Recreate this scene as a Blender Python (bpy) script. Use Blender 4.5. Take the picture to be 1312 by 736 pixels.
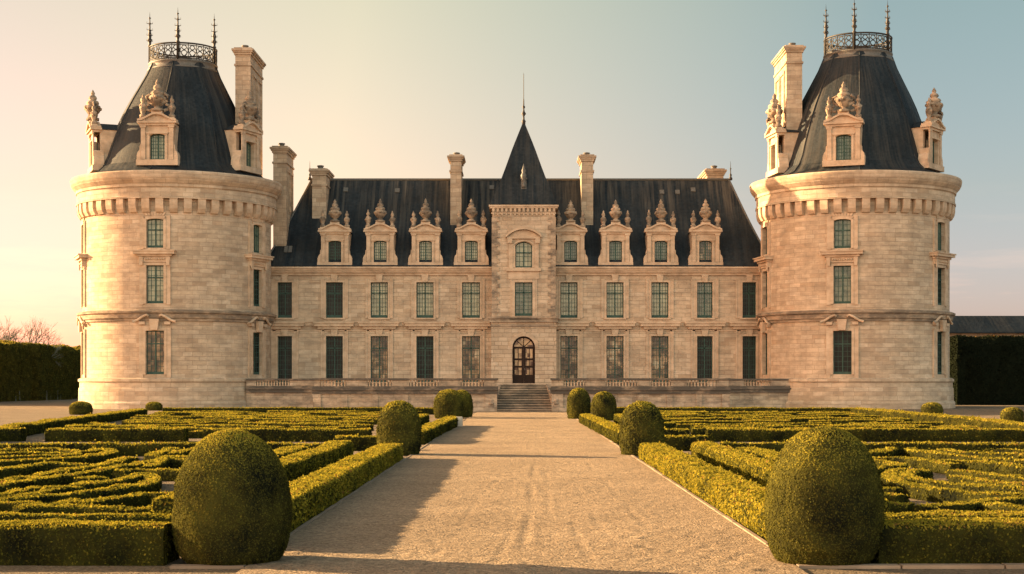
import bpy, math, random
import numpy as np
random.seed(7); rng = np.random.default_rng(7)
S = bpy.context.scene
for o in list(bpy.data.objects): bpy.data.objects.remove(o)
R_ = math.radians; pi = math.pi

# ------------------------------------------------------------------ camera
EYE = 2.2; F = 2000.0; VX, VY = 668.0, 490.0         # focal length and vanishing point in photo pixels (1312 wide)
cam = bpy.data.cameras.new('camera'); camo = bpy.data.objects.new('camera', cam); S.collection.objects.link(camo)
camo.location = (0, 0, EYE); camo.rotation_euler = (R_(90), 0, 0)
cam.sensor_width = 36; cam.lens = 36*F/1312
cam.shift_x = -(VX-656)/1312; cam.shift_y = (VY-368)/1312
cam.clip_start = 0.1; cam.clip_end = 6000
S.camera = camo
# ------------------------------------------------------------------ light
SUN_EL, SUN_BACK = 13.5, 20.0       # elevation, degrees behind the facade plane (sun on the left)
sl = bpy.data.lights.new('sun', 'SUN'); so = bpy.data.objects.new('sun', sl); S.collection.objects.link(so)
sl.energy = 5.0; sl.angle = R_(0.6); sl.color = (1.0, 0.66, 0.33)
sd = (-math.cos(R_(SUN_BACK))*math.cos(R_(SUN_EL)), math.sin(R_(SUN_BACK))*math.cos(R_(SUN_EL)), math.sin(R_(SUN_EL)))
from mathutils import Vector, Matrix
so.rotation_euler = Vector(sd).to_track_quat('Z', 'Y').to_euler(); so.location = (-80, 60, 60)
W = bpy.data.worlds.new('World'); S.world = W; W.use_nodes = True
wn = W.node_tree.nodes; wl = W.node_tree.links
bg = wn['Background']
sky = wn.new('ShaderNodeTexSky'); sky.sky_type = 'NISHITA'; sky.sun_disc = False
sky.sun_elevation = R_(SUN_EL); sky.sun_rotation = R_(-(90-SUN_BACK))
sky.air_density = 1.0; sky.dust_density = 1.2; sky.ozone_density = 1.0; sky.altitude = 100
tc = wn.new('ShaderNodeTexCoord')
dot = wn.new('ShaderNodeVectorMath'); dot.operation = 'DOT_PRODUCT'
wl.new(tc.outputs['Generated'], dot.inputs[0]); dot.inputs[1].default_value = sd
mr = wn.new('ShaderNodeValToRGB')
wl.new(dot.outputs['Value'], mr.inputs[0])
cr = mr.color_ramp
cr.elements[0].position = 0.0; cr.elements[0].color = (0.65, 0.62, 0.60, 1)
cr.elements[1].position = 0.9; cr.elements[1].color = (0.85, 0.62, 0.48, 1)
for p_, c_ in ((0.17, (0.62, 0.575, 0.555)), (0.47, (1.19, 0.785, 0.56)), (0.65, (0.98, 0.625, 0.515))):
    e = cr.elements.new(p_); e.color = (*c_, 1)
mul = wn.new('ShaderNodeMix'); mul.data_type = 'RGBA'; mul.blend_type = 'MULTIPLY'; mul.inputs[0].default_value = 1
wl.new(sky.outputs[0], mul.inputs[6]); wl.new(mr.outputs[0], mul.inputs[7])
sep = wn.new('ShaderNodeSeparateXYZ'); wl.new(tc.outputs['Generated'], sep.inputs[0])
er = wn.new('ShaderNodeValToRGB'); wl.new(sep.outputs['Z'], er.inputs[0])
er.color_ramp.elements[0].position = 0.0; er.color_ramp.elements[0].color = (1.17, 0.94, 1.46, 1); e = er.color_ramp.elements.new(0.12); e.color = (1.10, 1.01, 1.02, 1)
er.color_ramp.elements[-1].position = 0.25; er.color_ramp.elements[-1].color = (1.17, 1.20, 0.97, 1)
mE = wn.new('ShaderNodeMix'); mE.data_type = 'RGBA'; mE.blend_type = 'MULTIPLY'; mE.inputs[0].default_value = 1
wl.new(mul.outputs[2], mE.inputs[6]); wl.new(er.outputs[0], mE.inputs[7])
# invented sky glow behind the camera, added as warm fill on the facade
dot2 = wn.new('ShaderNodeVectorMath'); dot2.operation = 'DOT_PRODUCT'
wl.new(tc.outputs['Generated'], dot2.inputs[0]); dot2.inputs[1].default_value = (-0.35, -0.87, 0.35)
fr2 = wn.new('ShaderNodeValToRGB'); wl.new(dot2.outputs['Value'], fr2.inputs[0])
c2 = fr2.color_ramp
c2.elements[0].position = 0.12; c2.elements[0].color = (0.1, 0.1, 0.1, 1)
c2.elements[1].position = 0.75; c2.elements[1].color = (0.60, 0.45, 0.345, 1)
sc10 = wn.new('ShaderNodeMix'); sc10.data_type = 'RGBA'; sc10.blend_type = 'MULTIPLY'; sc10.inputs[0].default_value = 1; sc10.clamp_result = False
wl.new(fr2.outputs[0], sc10.inputs[6]); sc10.inputs[7].default_value = (10, 10, 10, 1)
m2 = wn.new('ShaderNodeMix'); m2.data_type = 'RGBA'; m2.blend_type = 'MULTIPLY'; m2.inputs[0].default_value = 1
wl.new(mE.outputs[2], m2.inputs[6]); wl.new(sc10.outputs[2], m2.inputs[7])
cm = wn.new('ShaderNodeMapping'); cm.inputs['Scale'].default_value = (3.0, 3.0, 26.0); wl.new(tc.outputs['Generated'], cm.inputs[0])
cn = wn.new('ShaderNodeTexNoise'); cn.inputs['Scale'].default_value = 2.2; cn.inputs['Detail'].default_value = 6; cn.inputs['Roughness'].default_value = 0.6; wl.new(cm.outputs[0], cn.inputs['Vector'])
ck = wn.new('ShaderNodeValToRGB'); wl.new(cn.outputs['Fac'], ck.inputs[0]); ck.color_ramp.elements[0].position = 0.48; ck.color_ramp.elements[0].color = (1, 1, 1, 1); ck.color_ramp.elements[1].position = 0.62; ck.color_ramp.elements[1].color = (1.30, 1.13, 1.05, 1)
ce = wn.new('ShaderNodeValToRGB'); wl.new(sep.outputs['Z'], ce.inputs[0]); ce.color_ramp.elements[0].position = 0.03; ce.color_ramp.elements[0].color = (1, 1, 1, 1); ce.color_ramp.elements[1].position = 0.13; ce.color_ramp.elements[1].color = (0, 0, 0, 1)
m3 = wn.new('ShaderNodeMix'); m3.data_type = 'RGBA'; m3.blend_type = 'MULTIPLY'; wl.new(ce.outputs[0], m3.inputs[0]); wl.new(m2.outputs[2], m3.inputs[6]); wl.new(ck.outputs[0], m3.inputs[7])
wl.new(m3.outputs[2], bg.inputs[0]); bg.inputs[1].default_value = 0.05
S.view_settings.view_transform = 'Standard'; S.view_settings.look = 'None'
S.view_settings.exposure = 2.35; S.view_settings.gamma = 1.0
S.render.engine = 'CYCLES'

# ------------------------------------------------------------------ helpers
COL = S.collection
def tag(o, label=None, cat=None, group=None, kind=None):
    if label: o['label'] = label
    if cat: o['category'] = cat
    if group: o['group'] = group
    if kind: o['kind'] = kind
    return o
def empty(name, loc, rz=0, label=None, cat=None, group=None):
    o = bpy.data.objects.new(name, None); COL.objects.link(o); o.location = loc; o.rotation_euler = (0, 0, rz)
    o.empty_display_size = 0.5
    return tag(o, label, cat, group)
def inst(src, parent, loc=None, rz=0, sc=None):
    o = src.copy(); COL.objects.link(o); o.parent = parent
    if loc is not None: o.location = loc; o.rotation_euler = (0, 0, rz)
    if sc: o.scale = sc
    return o
def copy_tree(src, parent=None):
    o = src.copy(); COL.objects.link(o); o.parent = parent
    for c in [x for x in bpy.data.objects if x.parent == src]: copy_tree(c, o)
    return o

class MB:
    def __init__(s): s.v = []; s.f = []; s.m = []; s.sm = []
    def face(s, idx, mat=0, smooth=False): s.f.append(tuple(idx)); s.m.append(mat); s.sm.append(smooth)
    def poly(s, pts, mat=0):
        b = len(s.v); s.v += [tuple(p) for p in pts]; s.face(range(b, b+len(pts)), mat)
    def box(s, x0, x1, y0, y1, z0, z1, mat=0):
        b = len(s.v)
        s.v += [(x0,y0,z0),(x1,y0,z0),(x1,y1,z0),(x0,y1,z0),(x0,y0,z1),(x1,y0,z1),(x1,y1,z1),(x0,y1,z1)]
        for q in ((0,3,2,1),(4,5,6,7),(0,1,5,4),(1,2,6,5),(2,3,7,6),(3,0,4,7)): s.face([b+i for i in q], mat)
    def prism(s, pts, y0, y1, mat=0):                 # polygon in x,z extruded along y
        b = len(s.v); n = len(pts)
        s.v += [(x, y0, z) for x, z in pts] + [(x, y1, z) for x, z in pts]
        s.face(range(b, b+n), mat); s.face(range(b+2*n-1, b+n-1, -1), mat)
        for i in range(n):
            j = (i+1) % n; s.face((b+i, b+n+i, b+n+j, b+j), mat)
    def lathe(s, prof, n=24, c=(0,0,0), lobes=0, amp=0, mat=0, smooth=True, noise=0, a0=0, rfun=None):
        b = len(s.v)
        for k, (r, z) in enumerate(prof):
            for i in range(n):
                a = a0 + 2*pi*i/n
                rr = r*(1+amp*math.cos(lobes*a)) if lobes else r
                if rfun: rr *= rfun(a)
                if noise: rr *= 1+random.uniform(-noise, noise)
                s.v.append((c[0]+rr*math.cos(a), c[1]+rr*math.sin(a), c[2]+z))
        for k in range(len(prof)-1):
            for i in range(n):
                j = (i+1) % n
                s.face((b+k*n+i, b+k*n+j, b+(k+1)*n+j, b+(k+1)*n+i), mat, smooth)
        if prof[-1][0] > 1e-4: s.face([b+(len(prof)-1)*n+i for i in range(n)], mat)
        if prof[0][0] > 1e-4: s.face([b+i for i in range(n-1, -1, -1)], mat)
    def ring(s, prof, n=64, mat=0, smooth=False):     # closed profile (r,z) swept round the axis
        b = len(s.v); m = len(prof)
        for r, z in prof:
            for i in range(n):
                a = 2*pi*i/n; s.v.append((r*math.cos(a), r*math.sin(a), z))
        for k in range(m):
            l = (k+1) % m
            for i in range(n):
                j = (i+1) % n; s.face((b+k*n+i, b+k*n+j, b+l*n+j, b+l*n+i), mat, smooth)
    def tube(s, pts, r, n=6, mat=0, r1=None):
        b = len(s.v); N = len(pts); P = [Vector(p) for p in pts]
        for i, p in enumerate(P):
            d = (P[min(i+1, N-1)]-P[max(i-1, 0)]).normalized()
            u = d.cross(Vector((0.31, 0.17, 0.93))).normalized(); w = d.cross(u)
            rr = r if r1 is None else r+(r1-r)*i/(N-1)
            for k in range(n):
                a = 2*pi*k/n; s.v.append(tuple(p+u*rr*math.cos(a)+w*rr*math.sin(a)))
        for i in range(N-1):
            for k in range(n):
                l = (k+1) % n; s.face((b+i*n+k, b+i*n+l, b+(i+1)*n+l, b+(i+1)*n+k), mat, True)
        s.face([b+k for k in range(n)], mat); s.face([b+(N-1)*n+k for k in range(n)], mat)
    def build(s, name, mats, parent=None, uv='box', org=(0,0,0), loc=None, rz=0, sharp=None):
        me = bpy.data.meshes.new(name)
        ox, oy, oz = org
        me.from_pydata([(x-ox, y-oy, z-oz) for x, y, z in s.v], [], s.f)
        mats = mats if isinstance(mats, (list, tuple)) else [mats]
        for m in mats: me.materials.append(m)
        me.polygons.foreach_set('material_index', s.m); me.polygons.foreach_set('use_smooth', s.sm)
        me.update()
        # uv in metres
        nl = len(me.loops); lv = np.empty(nl, np.int32); me.loops.foreach_get('vertex_index', lv)
        V = np.array(s.v, float).reshape(-1, 3); co = V[lv]
        npoly = len(me.polygons); nn = np.empty(npoly*3); me.polygons.foreach_get('normal', nn); nn = nn.reshape(-1, 3)
        lt = np.empty(npoly, np.int32); me.polygons.foreach_get('loop_total', lt)
        ln = np.repeat(nn, lt, axis=0)
        UV = np.empty((nl, 2))
        if uv == 'box' or uv == 'slope':
            ax = np.abs(ln)
            top = ax[:, 2] > (0.85 if uv == 'box' else 0.97); sx = ax[:, 0] > ax[:, 1]
            UV[:, 0] = np.where(top, co[:, 0], np.where(sx, co[:, 1], co[:, 0]))
            UV[:, 1] = np.where(top, co[:, 1], co[:, 2])
        else:                                         # ('cyl', cx, cy, R)
            _, cx, cy, Rr = uv
            th = np.arctan2(co[:, 0]-cx, -(co[:, 1]-cy))
            # keep each face on one side of the seam
            st = np.concatenate([[0], np.cumsum(lt)[:-1]]); mx = np.maximum.reduceat(th, st); mn = np.minimum.reduceat(th, st)
            wrap = np.repeat((mx-mn) > pi, lt); th = np.where(wrap & (th < 0), th+2*pi, th)
            UV[:, 0] = th*Rr; UV[:, 1] = co[:, 2]
            top = np.abs(ln[:, 2]) > 0.9
            UV[top] = co[top][:, :2]
        ul = me.uv_layers.new(name='uv'); ul.data.foreach_set('uv', UV.astype(np.float32).ravel())
        if sharp: me.set_sharp_from_angle(angle=R_(sharp))
        o = bpy.data.objects.new(name, me); COL.objects.link(o)
        if parent: o.parent = parent
        if loc is not None: o.location = loc
        o.rotation_euler = (0, 0, rz)
        return o

def arch_pts(w, rise, n=10):
    """points of an arch from left to right, apex at z=0, spring at z=-rise; w full width"""
    if rise >= w/2-1e-4: return [(-w/2*math.cos(pi*i/n), -rise+rise*math.sin(pi*i/n)) for i in range(n+1)]
    r = (w*w/4+rise*rise)/(2*rise); a = math.asin(w/2/r)
    return [(r*math.sin(-a+2*a*i/n), r*math.cos(-a+2*a*i/n)-r) for i in range(n+1)]

def grid_wall(mb, u0, u1, z0, z1, holes, mp, depth=0.4, du=None, mat=0):
    """wall sheet in (u,z) with rectangular or arched holes (uc,w,zb,zt,rise); mp(u,z,d) maps to space, d inward"""
    us = {u0, u1}; zs = {z0, z1}
    for uc, w, zb, zt, rise in holes: us |= {uc-w/2, uc+w/2}; zs |= {zb, zt}
    if du:
        k = int((u1-u0)/du)
        for i in range(1, k):
            u = u0+(u1-u0)*i/k
            if all(abs(u-x) > du*0.25 for x in us): us.add(u)
    us = sorted(us); zs = sorted(zs); idx = {}
    def V(u, z, d=0.0):
        key = (round(u, 5), round(z, 5), round(d, 5))
        if key not in idx: idx[key] = len(mb.v); mb.v.append(mp(u, z, d))
        return idx[key]
    for i in range(len(us)-1):
        for j in range(len(zs)-1):
            um = (us[i]+us[i+1])/2; zm = (zs[j]+zs[j+1])/2
            if any(abs(um-h[0]) < h[1]/2 and h[2] < zm < h[3] for h in holes): continue
            mb.face((V(us[i], zs[j]), V(us[i+1], zs[j]), V(us[i+1], zs[j+1]), V(us[i], zs[j+1])), mat, bool(du))
    def q(*pts):
        b = len(mb.v); mb.v += [mp(*p) for p in pts]; mb.face(range(b, b+len(pts)), mat)
    for uc, w, zb, zt, rise in holes:
        a, b = uc-w/2, uc+w/2; zs_ = zt-rise
        q((a,zb,0),(a,zb,depth),(a,zs_,depth),(a,zs_,0)); q((b,zb,0),(b,zs_,0),(b,zs_,depth),(b,zb,depth))
        q((a,zb,0),(b,zb,0),(b,zb,depth),(a,zb,depth))
        if rise <= 0: q((a,zt,0),(a,zt,depth),(b,zt,depth),(b,zt,0))
        else:
            ap = arch_pts(w, rise)
            for (x0, h0), (x1, h1) in zip(ap[:-1], ap[1:]):
                q((uc+x0,zt+h0,0),(uc+x1,zt+h1,0),(uc+x1,zt,0),(uc+x0,zt,0))
                q((uc+x0,zt+h0,0),(uc+x0,zt+h0,depth),(uc+x1,zt+h1,depth),(uc+x1,zt+h1,0))

# ------------------------------------------------------------------ materials
def mat(name):
    m = bpy.data.materials.new(name); m.use_nodes = True
    nt = m.node_tree; return m, nt, nt.nodes, nt.links, nt.nodes['Principled BSDF']
def nd(ns, t, **kw):
    n = ns.new(t)
    for k, v in kw.items(): setattr(n, k, v)
    return n
def ramp(ns, stops):
    r = ns.new('ShaderNodeValToRGB'); c = r.color_ramp
    c.elements[0].position = stops[0][0]; c.elements[0].color = (*stops[0][1], 1)
    c.elements[1].position = stops[-1][0]; c.elements[1].color = (*stops[-1][1], 1)
    for p, col in stops[1:-1]:
        e = c.elements.new(p); e.color = (*col, 1)
    return r
def g(v): return (v, v, v)
def mixc(ns, ls, a, b, fac, mode='MIX'):
    m = ns.new('ShaderNodeMix'); m.data_type = 'RGBA'; m.blend_type = mode
    for s_, x in ((0, fac), (6, a), (7, b)):
        if hasattr(x, 'is_linked') or hasattr(x, 'links'): ls.new(x, m.inputs[s_])
        elif isinstance(x, tuple): m.inputs[s_].default_value = (*x, 1)
        else: m.inputs[s_].default_value = x
    return m.outputs[2]
def noise(ns, ls, vec, scale, detail=4, rough=0.55, stretch=None):
    n = ns.new('ShaderNodeTexNoise'); n.inputs['Scale'].default_value = scale; n.inputs['Detail'].default_value = detail
    n.inputs['Roughness'].default_value = rough
    if stretch:
        mp = ns.new('ShaderNodeMapping'); mp.inputs['Scale'].default_value = stretch; ls.new(vec, mp.inputs[0]); vec = mp.outputs[0]
    ls.new(vec, n.inputs['Vector']); return n.outputs['Fac']
def bump(ns, ls, bs, h, strength, dist):
    b = ns.new('ShaderNodeBump'); b.inputs['Strength'].default_value = strength; b.inputs['Distance'].default_value = dist
    ls.new(h, b.inputs['Height']); ls.new(b.outputs[0], bs.inputs['Normal'])

def stone(name, bricks=True, bw=1.15, bh=0.36, grime=0.34, base=1.0, stain=(0.42, 0.62), relief=0.5):
    m, nt, ns, ls, bs = mat(name)
    uv = nd(ns, 'ShaderNodeUVMap', uv_map='uv').outputs[0]
    pos = nd(ns, 'ShaderNodeNewGeometry').outputs['Position']
    B = lambda c: tuple(x*base for x in c)
    if bricks:
        bk = ns.new('ShaderNodeTexBrick'); bk.offset = 0.5; bk.offset_frequency = 2; bk.squash = 0.72; bk.squash_frequency = 3
        ls.new(uv, bk.inputs['Vector']); bk.inputs['Scale'].default_value = 1
        bk.inputs['Color1'].default_value = (0,0,0,1); bk.inputs['Color2'].default_value = (1,1,1,1); bk.inputs['Mortar'].default_value = (0.5,0.5,0.5,1)
        bk.inputs['Mortar Size'].default_value = 0.017; bk.inputs['Mortar Smooth'].default_value = 0.15; bk.inputs['Bias'].default_value = 0
        bk.inputs['Brick Width'].default_value = bw; bk.inputs['Row Height'].default_value = bh
        r = ramp(ns, [(0, B((0.455,0.335,0.23))), (0.14, B((0.515,0.39,0.275))), (0.3, B((0.55,0.425,0.305))), (0.7, B((0.58,0.455,0.33))), (0.93, B((0.615,0.49,0.365))), (1, B((0.53,0.385,0.265)))])
        ls.new(bk.outputs['Color'], r.inputs[0]); col = r.outputs[0]
        jn = noise(ns, ls, pos, 0.6, 3); jr = ramp(ns, [(0.3, g(0.2)), (0.7, g(0.68))]); ls.new(jn, jr.inputs[0])
        jm = ns.new('ShaderNodeMath'); jm.operation = 'MULTIPLY'; ls.new(bk.outputs['Fac'], jm.inputs[0]); ls.new(jr.outputs[0], jm.inputs[1])
        col = mixc(ns, ls, col, B((0.20,0.14,0.09)), jm.outputs[0])
    else:
        n0 = noise(ns, ls, pos, 1.7, 6)
        r = ramp(ns, [(0.3, B((0.46,0.335,0.23))), (0.5, B((0.55,0.415,0.295))), (0.7, B((0.60,0.465,0.34)))]); ls.new(n0, r.inputs[0]); col = r.outputs[0]
    # broad tone, streaks, lichen
    n1 = noise(ns, ls, pos, 0.28, 5, 0.6); r1 = ramp(ns, [(0.3, (0.88,0.865,0.85)), (0.7, (1.06,1.05,1.04))]); ls.new(n1, r1.inputs[0])
    col = mixc(ns, ls, col, r1.outputs[0], 1.0, 'MULTIPLY')
    n2 = noise(ns, ls, pos, 1.0, 5, 0.65, (1.5, 1.5, 0.16)); r2 = ramp(ns, [(0.35, g(0.80)), (0.6, g(1.0))]); ls.new(n2, r2.inputs[0])
    col = mixc(ns, ls, col, r2.outputs[0], 0.6, 'MULTIPLY')
    n3 = noise(ns, ls, pos, 1.15, 9, 0.72, (0.6, 0.6, 1.5)); r3 = ramp(ns, [(stain[0], g(1)), (stain[1], g(0))]); ls.new(n3, r3.inputs[0])
    f3 = ns.new('ShaderNodeMath'); f3.operation = 'MULTIPLY'; f3.inputs[1].default_value = grime; ls.new(r3.outputs[0], f3.inputs[0])
    col = mixc(ns, ls, col, (0.062,0.058,0.052), f3.outputs[0])
    ls.new(col, bs.inputs['Base Color']); bs.inputs['Roughness'].default_value = 0.9; bs.inputs['Specular IOR Level'].default_value = 0.2
    nb = noise(ns, ls, pos, 5.0, 8, 0.7); h = nb
    if bricks:
        mm = ns.new('ShaderNodeMath'); mm.operation = 'MULTIPLY_ADD'; ls.new(bk.outputs['Fac'], mm.inputs[0]); mm.inputs[1].default_value = -0.9; ls.new(nb, mm.inputs[2]); h = mm.outputs[0]
    bump(ns, ls, bs, h, relief, 0.035)
    return m
M_ash = stone('ashlar_stone')
M_rust = stone('rusticated_stone', bw=0.8, bh=0.36, grime=0.25, relief=1.0, base=0.97)
M_trim = stone('dressed_stone', bricks=False, grime=0.3, stain=(0.36, 0.56))
M_ledge = stone('weathered_ledge_stone', bricks=False, grime=0.7, stain=(0.44, 0.66), base=0.84)
M_terr = stone('terrace_stone', bw=1.1, bh=0.36, grime=0.6, stain=(0.40, 0.62), base=0.88)
M_carve = stone('carved_stone', bricks=False, grime=0.75, stain=(0.43, 0.60), base=0.82, relief=1.0)
M_lichen = stone('lichen_ledge_stone', bricks=False, grime=0.9, stain=(0.50, 0.68), base=0.58)
M_gapshade = stone('gap_shade_stone', bw=1.1, bh=0.36, grime=0.6, base=0.34)  # stone darkened to paint shade behind the terrace balusters
M_step = stone('worn_step_stone', bricks=False, grime=0.92, stain=(0.45, 0.8), base=0.75)
M_chim = stone('chimney_stone', bw=0.9, bh=0.4, grime=0.35, base=0.92)
M_kerb = stone('kerb_stone', bricks=False, grime=0.4, base=0.55)

def slate(name, streak=1.0, ridge=False):
    m, nt, ns, ls, bs = mat(name)
    uv = nd(ns, 'ShaderNodeUVMap', uv_map='uv').outputs[0]
    pos = nd(ns, 'ShaderNodeNewGeometry').outputs['Position']
    bk = ns.new('ShaderNodeTexBrick'); ls.new(uv, bk.inputs['Vector']); bk.inputs['Scale'].default_value = 1
    bk.inputs['Color1'].default_value = (0,0,0,1); bk.inputs['Color2'].default_value = (1,1,1,1); bk.inputs['Mortar'].default_value = (0.3,0.3,0.3,1)
    bk.inputs['Brick Width'].default_value = 0.22; bk.inputs['Row Height'].default_value = 0.16; bk.inputs['Mortar Size'].default_value = 0.012
    r = ramp(ns, [(0, (0.008,0.012,0.016)), (0.5, (0.0125,0.019,0.025)), (1, (0.020,0.027,0.033))]); ls.new(bk.outputs['Color'], r.inputs[0]); col = r.outputs[0]
    n1 = noise(ns, ls, pos, 0.35, 4); r1 = ramp(ns, [(0.3, g(0.65)), (0.7, g(1.25))]); ls.new(n1, r1.inputs[0])
    col = mixc(ns, ls, col, r1.outputs[0], 1.0, 'MULTIPLY')
    n2 = noise(ns, ls, uv, 1.0, 6, 0.7, (2.4, 0.10, 1)); r2 = ramp(ns, [(0.43, g(0)), (0.68, g(0.85*streak))]); ls.new(n2, r2.inputs[0])
    n4 = noise(ns, ls, uv, 1.0, 3, 0.5, (0.25, 0.14, 1)); r4 = ramp(ns, [(0.38, g(0.1)), (0.62, g(1))]); ls.new(n4, r4.inputs[0])
    f = ns.new('ShaderNodeMath'); f.operation = 'MULTIPLY'; ls.new(r2.outputs[0], f.inputs[0]); ls.new(r4.outputs[0], f.inputs[1])
    if ridge:                                                # run-off from the lead ridge
        sx = ns.new('ShaderNodeSeparateXYZ'); ls.new(pos, sx.inputs[0])
        mr_ = ns.new('ShaderNodeMapRange'); ls.new(sx.outputs['Z'], mr_.inputs[0]); mr_.inputs[1].default_value = 14.5; mr_.inputs[2].default_value = 20.8; mr_.inputs[3].default_value = 0.35; mr_.inputs[4].default_value = 1.5
        f0 = f; f = ns.new('ShaderNodeMath'); f.operation = 'MULTIPLY'; f.use_clamp = True; ls.new(f0.outputs[0], f.inputs[0]); ls.new(mr_.outputs[0], f.inputs[1])
    col = mixc(ns, ls, col, (0.12,0.105,0.085), f.outputs[0])
    ls.new(col, bs.inputs['Base Color'])
    rr = ramp(ns, [(0, g(0.5)), (1, g(0.75))]); ls.new(bk.outputs['Color'], rr.inputs[0]); ls.new(rr.outputs[0], bs.inputs['Roughness'])
    bs.inputs['Specular IOR Level'].default_value = 0.14
    mm = ns.new('ShaderNodeMath'); mm.operation = 'MULTIPLY_ADD'; ls.new(bk.outputs['Fac'], mm.inputs[0]); mm.inputs[1].default_value = -0.5; ls.new(bk.outputs['Color'], mm.inputs[2])
    bump(ns, ls, bs, mm.outputs[0], 0.35, 0.02)
    return m
M_slate = slate('slate', 1.0, True); M_slate_t = slate('tower_slate', 0.55)

def plain(name, col, rough=0.5, metal=0, nscale=6, var=0.25, spec=0.4):
    m, nt, ns, ls, bs = mat(name)
    pos = nd(ns, 'ShaderNodeNewGeometry').outputs['Position']
    n = noise(ns, ls, pos, nscale, 5); r = ramp(ns, [(0.3, tuple(c*(1-var) for c in col)), (0.7, tuple(c*(1+var) for c in col))]); ls.new(n, r.inputs[0])
    ls.new(r.outputs[0], bs.inputs['Base Color']); bs.inputs['Roughness'].default_value = rough; bs.inputs['Metallic'].default_value = metal
    bs.inputs['Specular IOR Level'].default_value = spec
    return m
M_green = plain('green_window_paint', (0.034, 0.072, 0.058), 0.6, spec=0.2)
M_iron = plain('wrought_iron', (0.022, 0.02, 0.018), 0.6)
M_lead = plain('lead_flashing', (0.10, 0.095, 0.085), 0.6)
M_wood = plain('dark_door_wood', (0.020, 0.010, 0.006), 0.6, spec=0.15)
M_bark = plain('bark', (0.12, 0.13, 0.095), 0.9)
M_block = plain('pale_block_stone', (0.45, 0.40, 0.33), 0.85)
def pane_mat(name, stops, scale, rough=0.12, spec=0.35, cell=0.0):
    m, nt, ns, ls, bs = mat(name)
    pos = nd(ns, 'ShaderNodeNewGeometry').outputs['Position']
    n = noise(ns, ls, pos, scale, 2, 0.5)
    mp = ns.new('ShaderNodeMapping'); mp.inputs['Scale'].default_value = (3.9, 0.001, 2.75); ls.new(pos, mp.inputs[0])
    fl = nd(ns, 'ShaderNodeVectorMath', operation='FLOOR'); ls.new(mp.outputs[0], fl.inputs[0])
    wn_ = nd(ns, 'ShaderNodeTexWhiteNoise', noise_dimensions='3D'); ls.new(fl.outputs[0], wn_.inputs['Vector'])
    mm = ns.new('ShaderNodeMath'); mm.operation = 'MULTIPLY_ADD'; ls.new(wn_.outputs['Value'], mm.inputs[0]); mm.inputs[1].default_value = cell; ls.new(n, mm.inputs[2])  # pane-by-pane tone, varied reflections painted into the base colour
    sb = ns.new('ShaderNodeMath'); sb.operation = 'SUBTRACT'; ls.new(mm.outputs[0], sb.inputs[0]); sb.inputs[1].default_value = cell*0.5
    r = ramp(ns, stops); ls.new(sb.outputs[0], r.inputs[0])
    ls.new(r.outputs[0], bs.inputs['Base Color']); bs.inputs['Roughness'].default_value = rough; bs.inputs['Specular IOR Level'].default_value = spec
    nb = noise(ns, ls, pos, 2.2, 2); bump(ns, ls, bs, nb, 0.25, 0.03)
    return m
M_pcream = pane_mat('glass_over_pale_blind', [(0.3, (0.17,0.19,0.13)), (0.7, (0.31,0.32,0.215))], 1.3, cell=0.25)
M_pmix = pane_mat('glass_drapes_and_reflections', [(0.34, (0.03,0.038,0.030)), (0.46, (0.10,0.085,0.055)), (0.58, (0.26,0.18,0.10)), (0.7, (0.40,0.34,0.23))], 0.9, cell=0.24)  # drapes plus warm reflections painted into the glass colour
M_pdoor = pane_mat('door_glass', [(0.3, (0.05,0.03,0.02)), (0.65, (0.42,0.29,0.16))], 1.2, cell=0.5)  # bright warm reflections painted into the door panes
M_pdark = pane_mat('dark_glass', [(0.4, (0.005,0.007,0.007)), (0.7, (0.016,0.021,0.019))], 1.0, 0.25, 0.15, 0.2)
M_pgreen = pane_mat('glass_over_green_shutter', [(0.35, (0.06,0.095,0.075)), (0.65, (0.13,0.17,0.125))], 1.5, cell=0.2)

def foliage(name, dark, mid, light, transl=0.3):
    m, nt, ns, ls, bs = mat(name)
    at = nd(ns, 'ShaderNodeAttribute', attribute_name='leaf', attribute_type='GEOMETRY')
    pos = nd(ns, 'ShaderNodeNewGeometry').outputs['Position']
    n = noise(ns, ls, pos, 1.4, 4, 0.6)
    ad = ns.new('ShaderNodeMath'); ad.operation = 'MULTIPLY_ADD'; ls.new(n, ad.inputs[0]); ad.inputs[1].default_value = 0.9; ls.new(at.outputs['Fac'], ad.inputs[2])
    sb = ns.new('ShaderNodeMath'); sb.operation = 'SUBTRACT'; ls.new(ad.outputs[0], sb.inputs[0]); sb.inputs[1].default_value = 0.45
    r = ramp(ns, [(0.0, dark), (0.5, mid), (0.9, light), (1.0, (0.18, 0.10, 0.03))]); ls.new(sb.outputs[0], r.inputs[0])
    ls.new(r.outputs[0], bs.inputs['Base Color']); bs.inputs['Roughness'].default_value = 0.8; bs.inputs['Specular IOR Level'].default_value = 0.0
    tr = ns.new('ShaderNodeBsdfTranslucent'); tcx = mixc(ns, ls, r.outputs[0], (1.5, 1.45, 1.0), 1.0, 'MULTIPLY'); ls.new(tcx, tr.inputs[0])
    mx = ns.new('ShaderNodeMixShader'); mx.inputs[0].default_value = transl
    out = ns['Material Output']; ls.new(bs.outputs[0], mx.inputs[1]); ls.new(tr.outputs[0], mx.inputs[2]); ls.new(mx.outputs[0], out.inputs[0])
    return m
M_box = foliage('box_leaves', (0.011,0.013,0.008), (0.072,0.071,0.014), (0.30,0.25,0.030), 0.30)
M_yew = foliage('topiary_leaves', (0.010,0.012,0.008), (0.092,0.088,0.018), (0.29,0.245,0.033), 0.18)
M_tall = foliage('tall_hedge_leaves', (0.030,0.034,0.012), (0.10,0.095,0.022), (0.20,0.165,0.035), 0.4)
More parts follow.
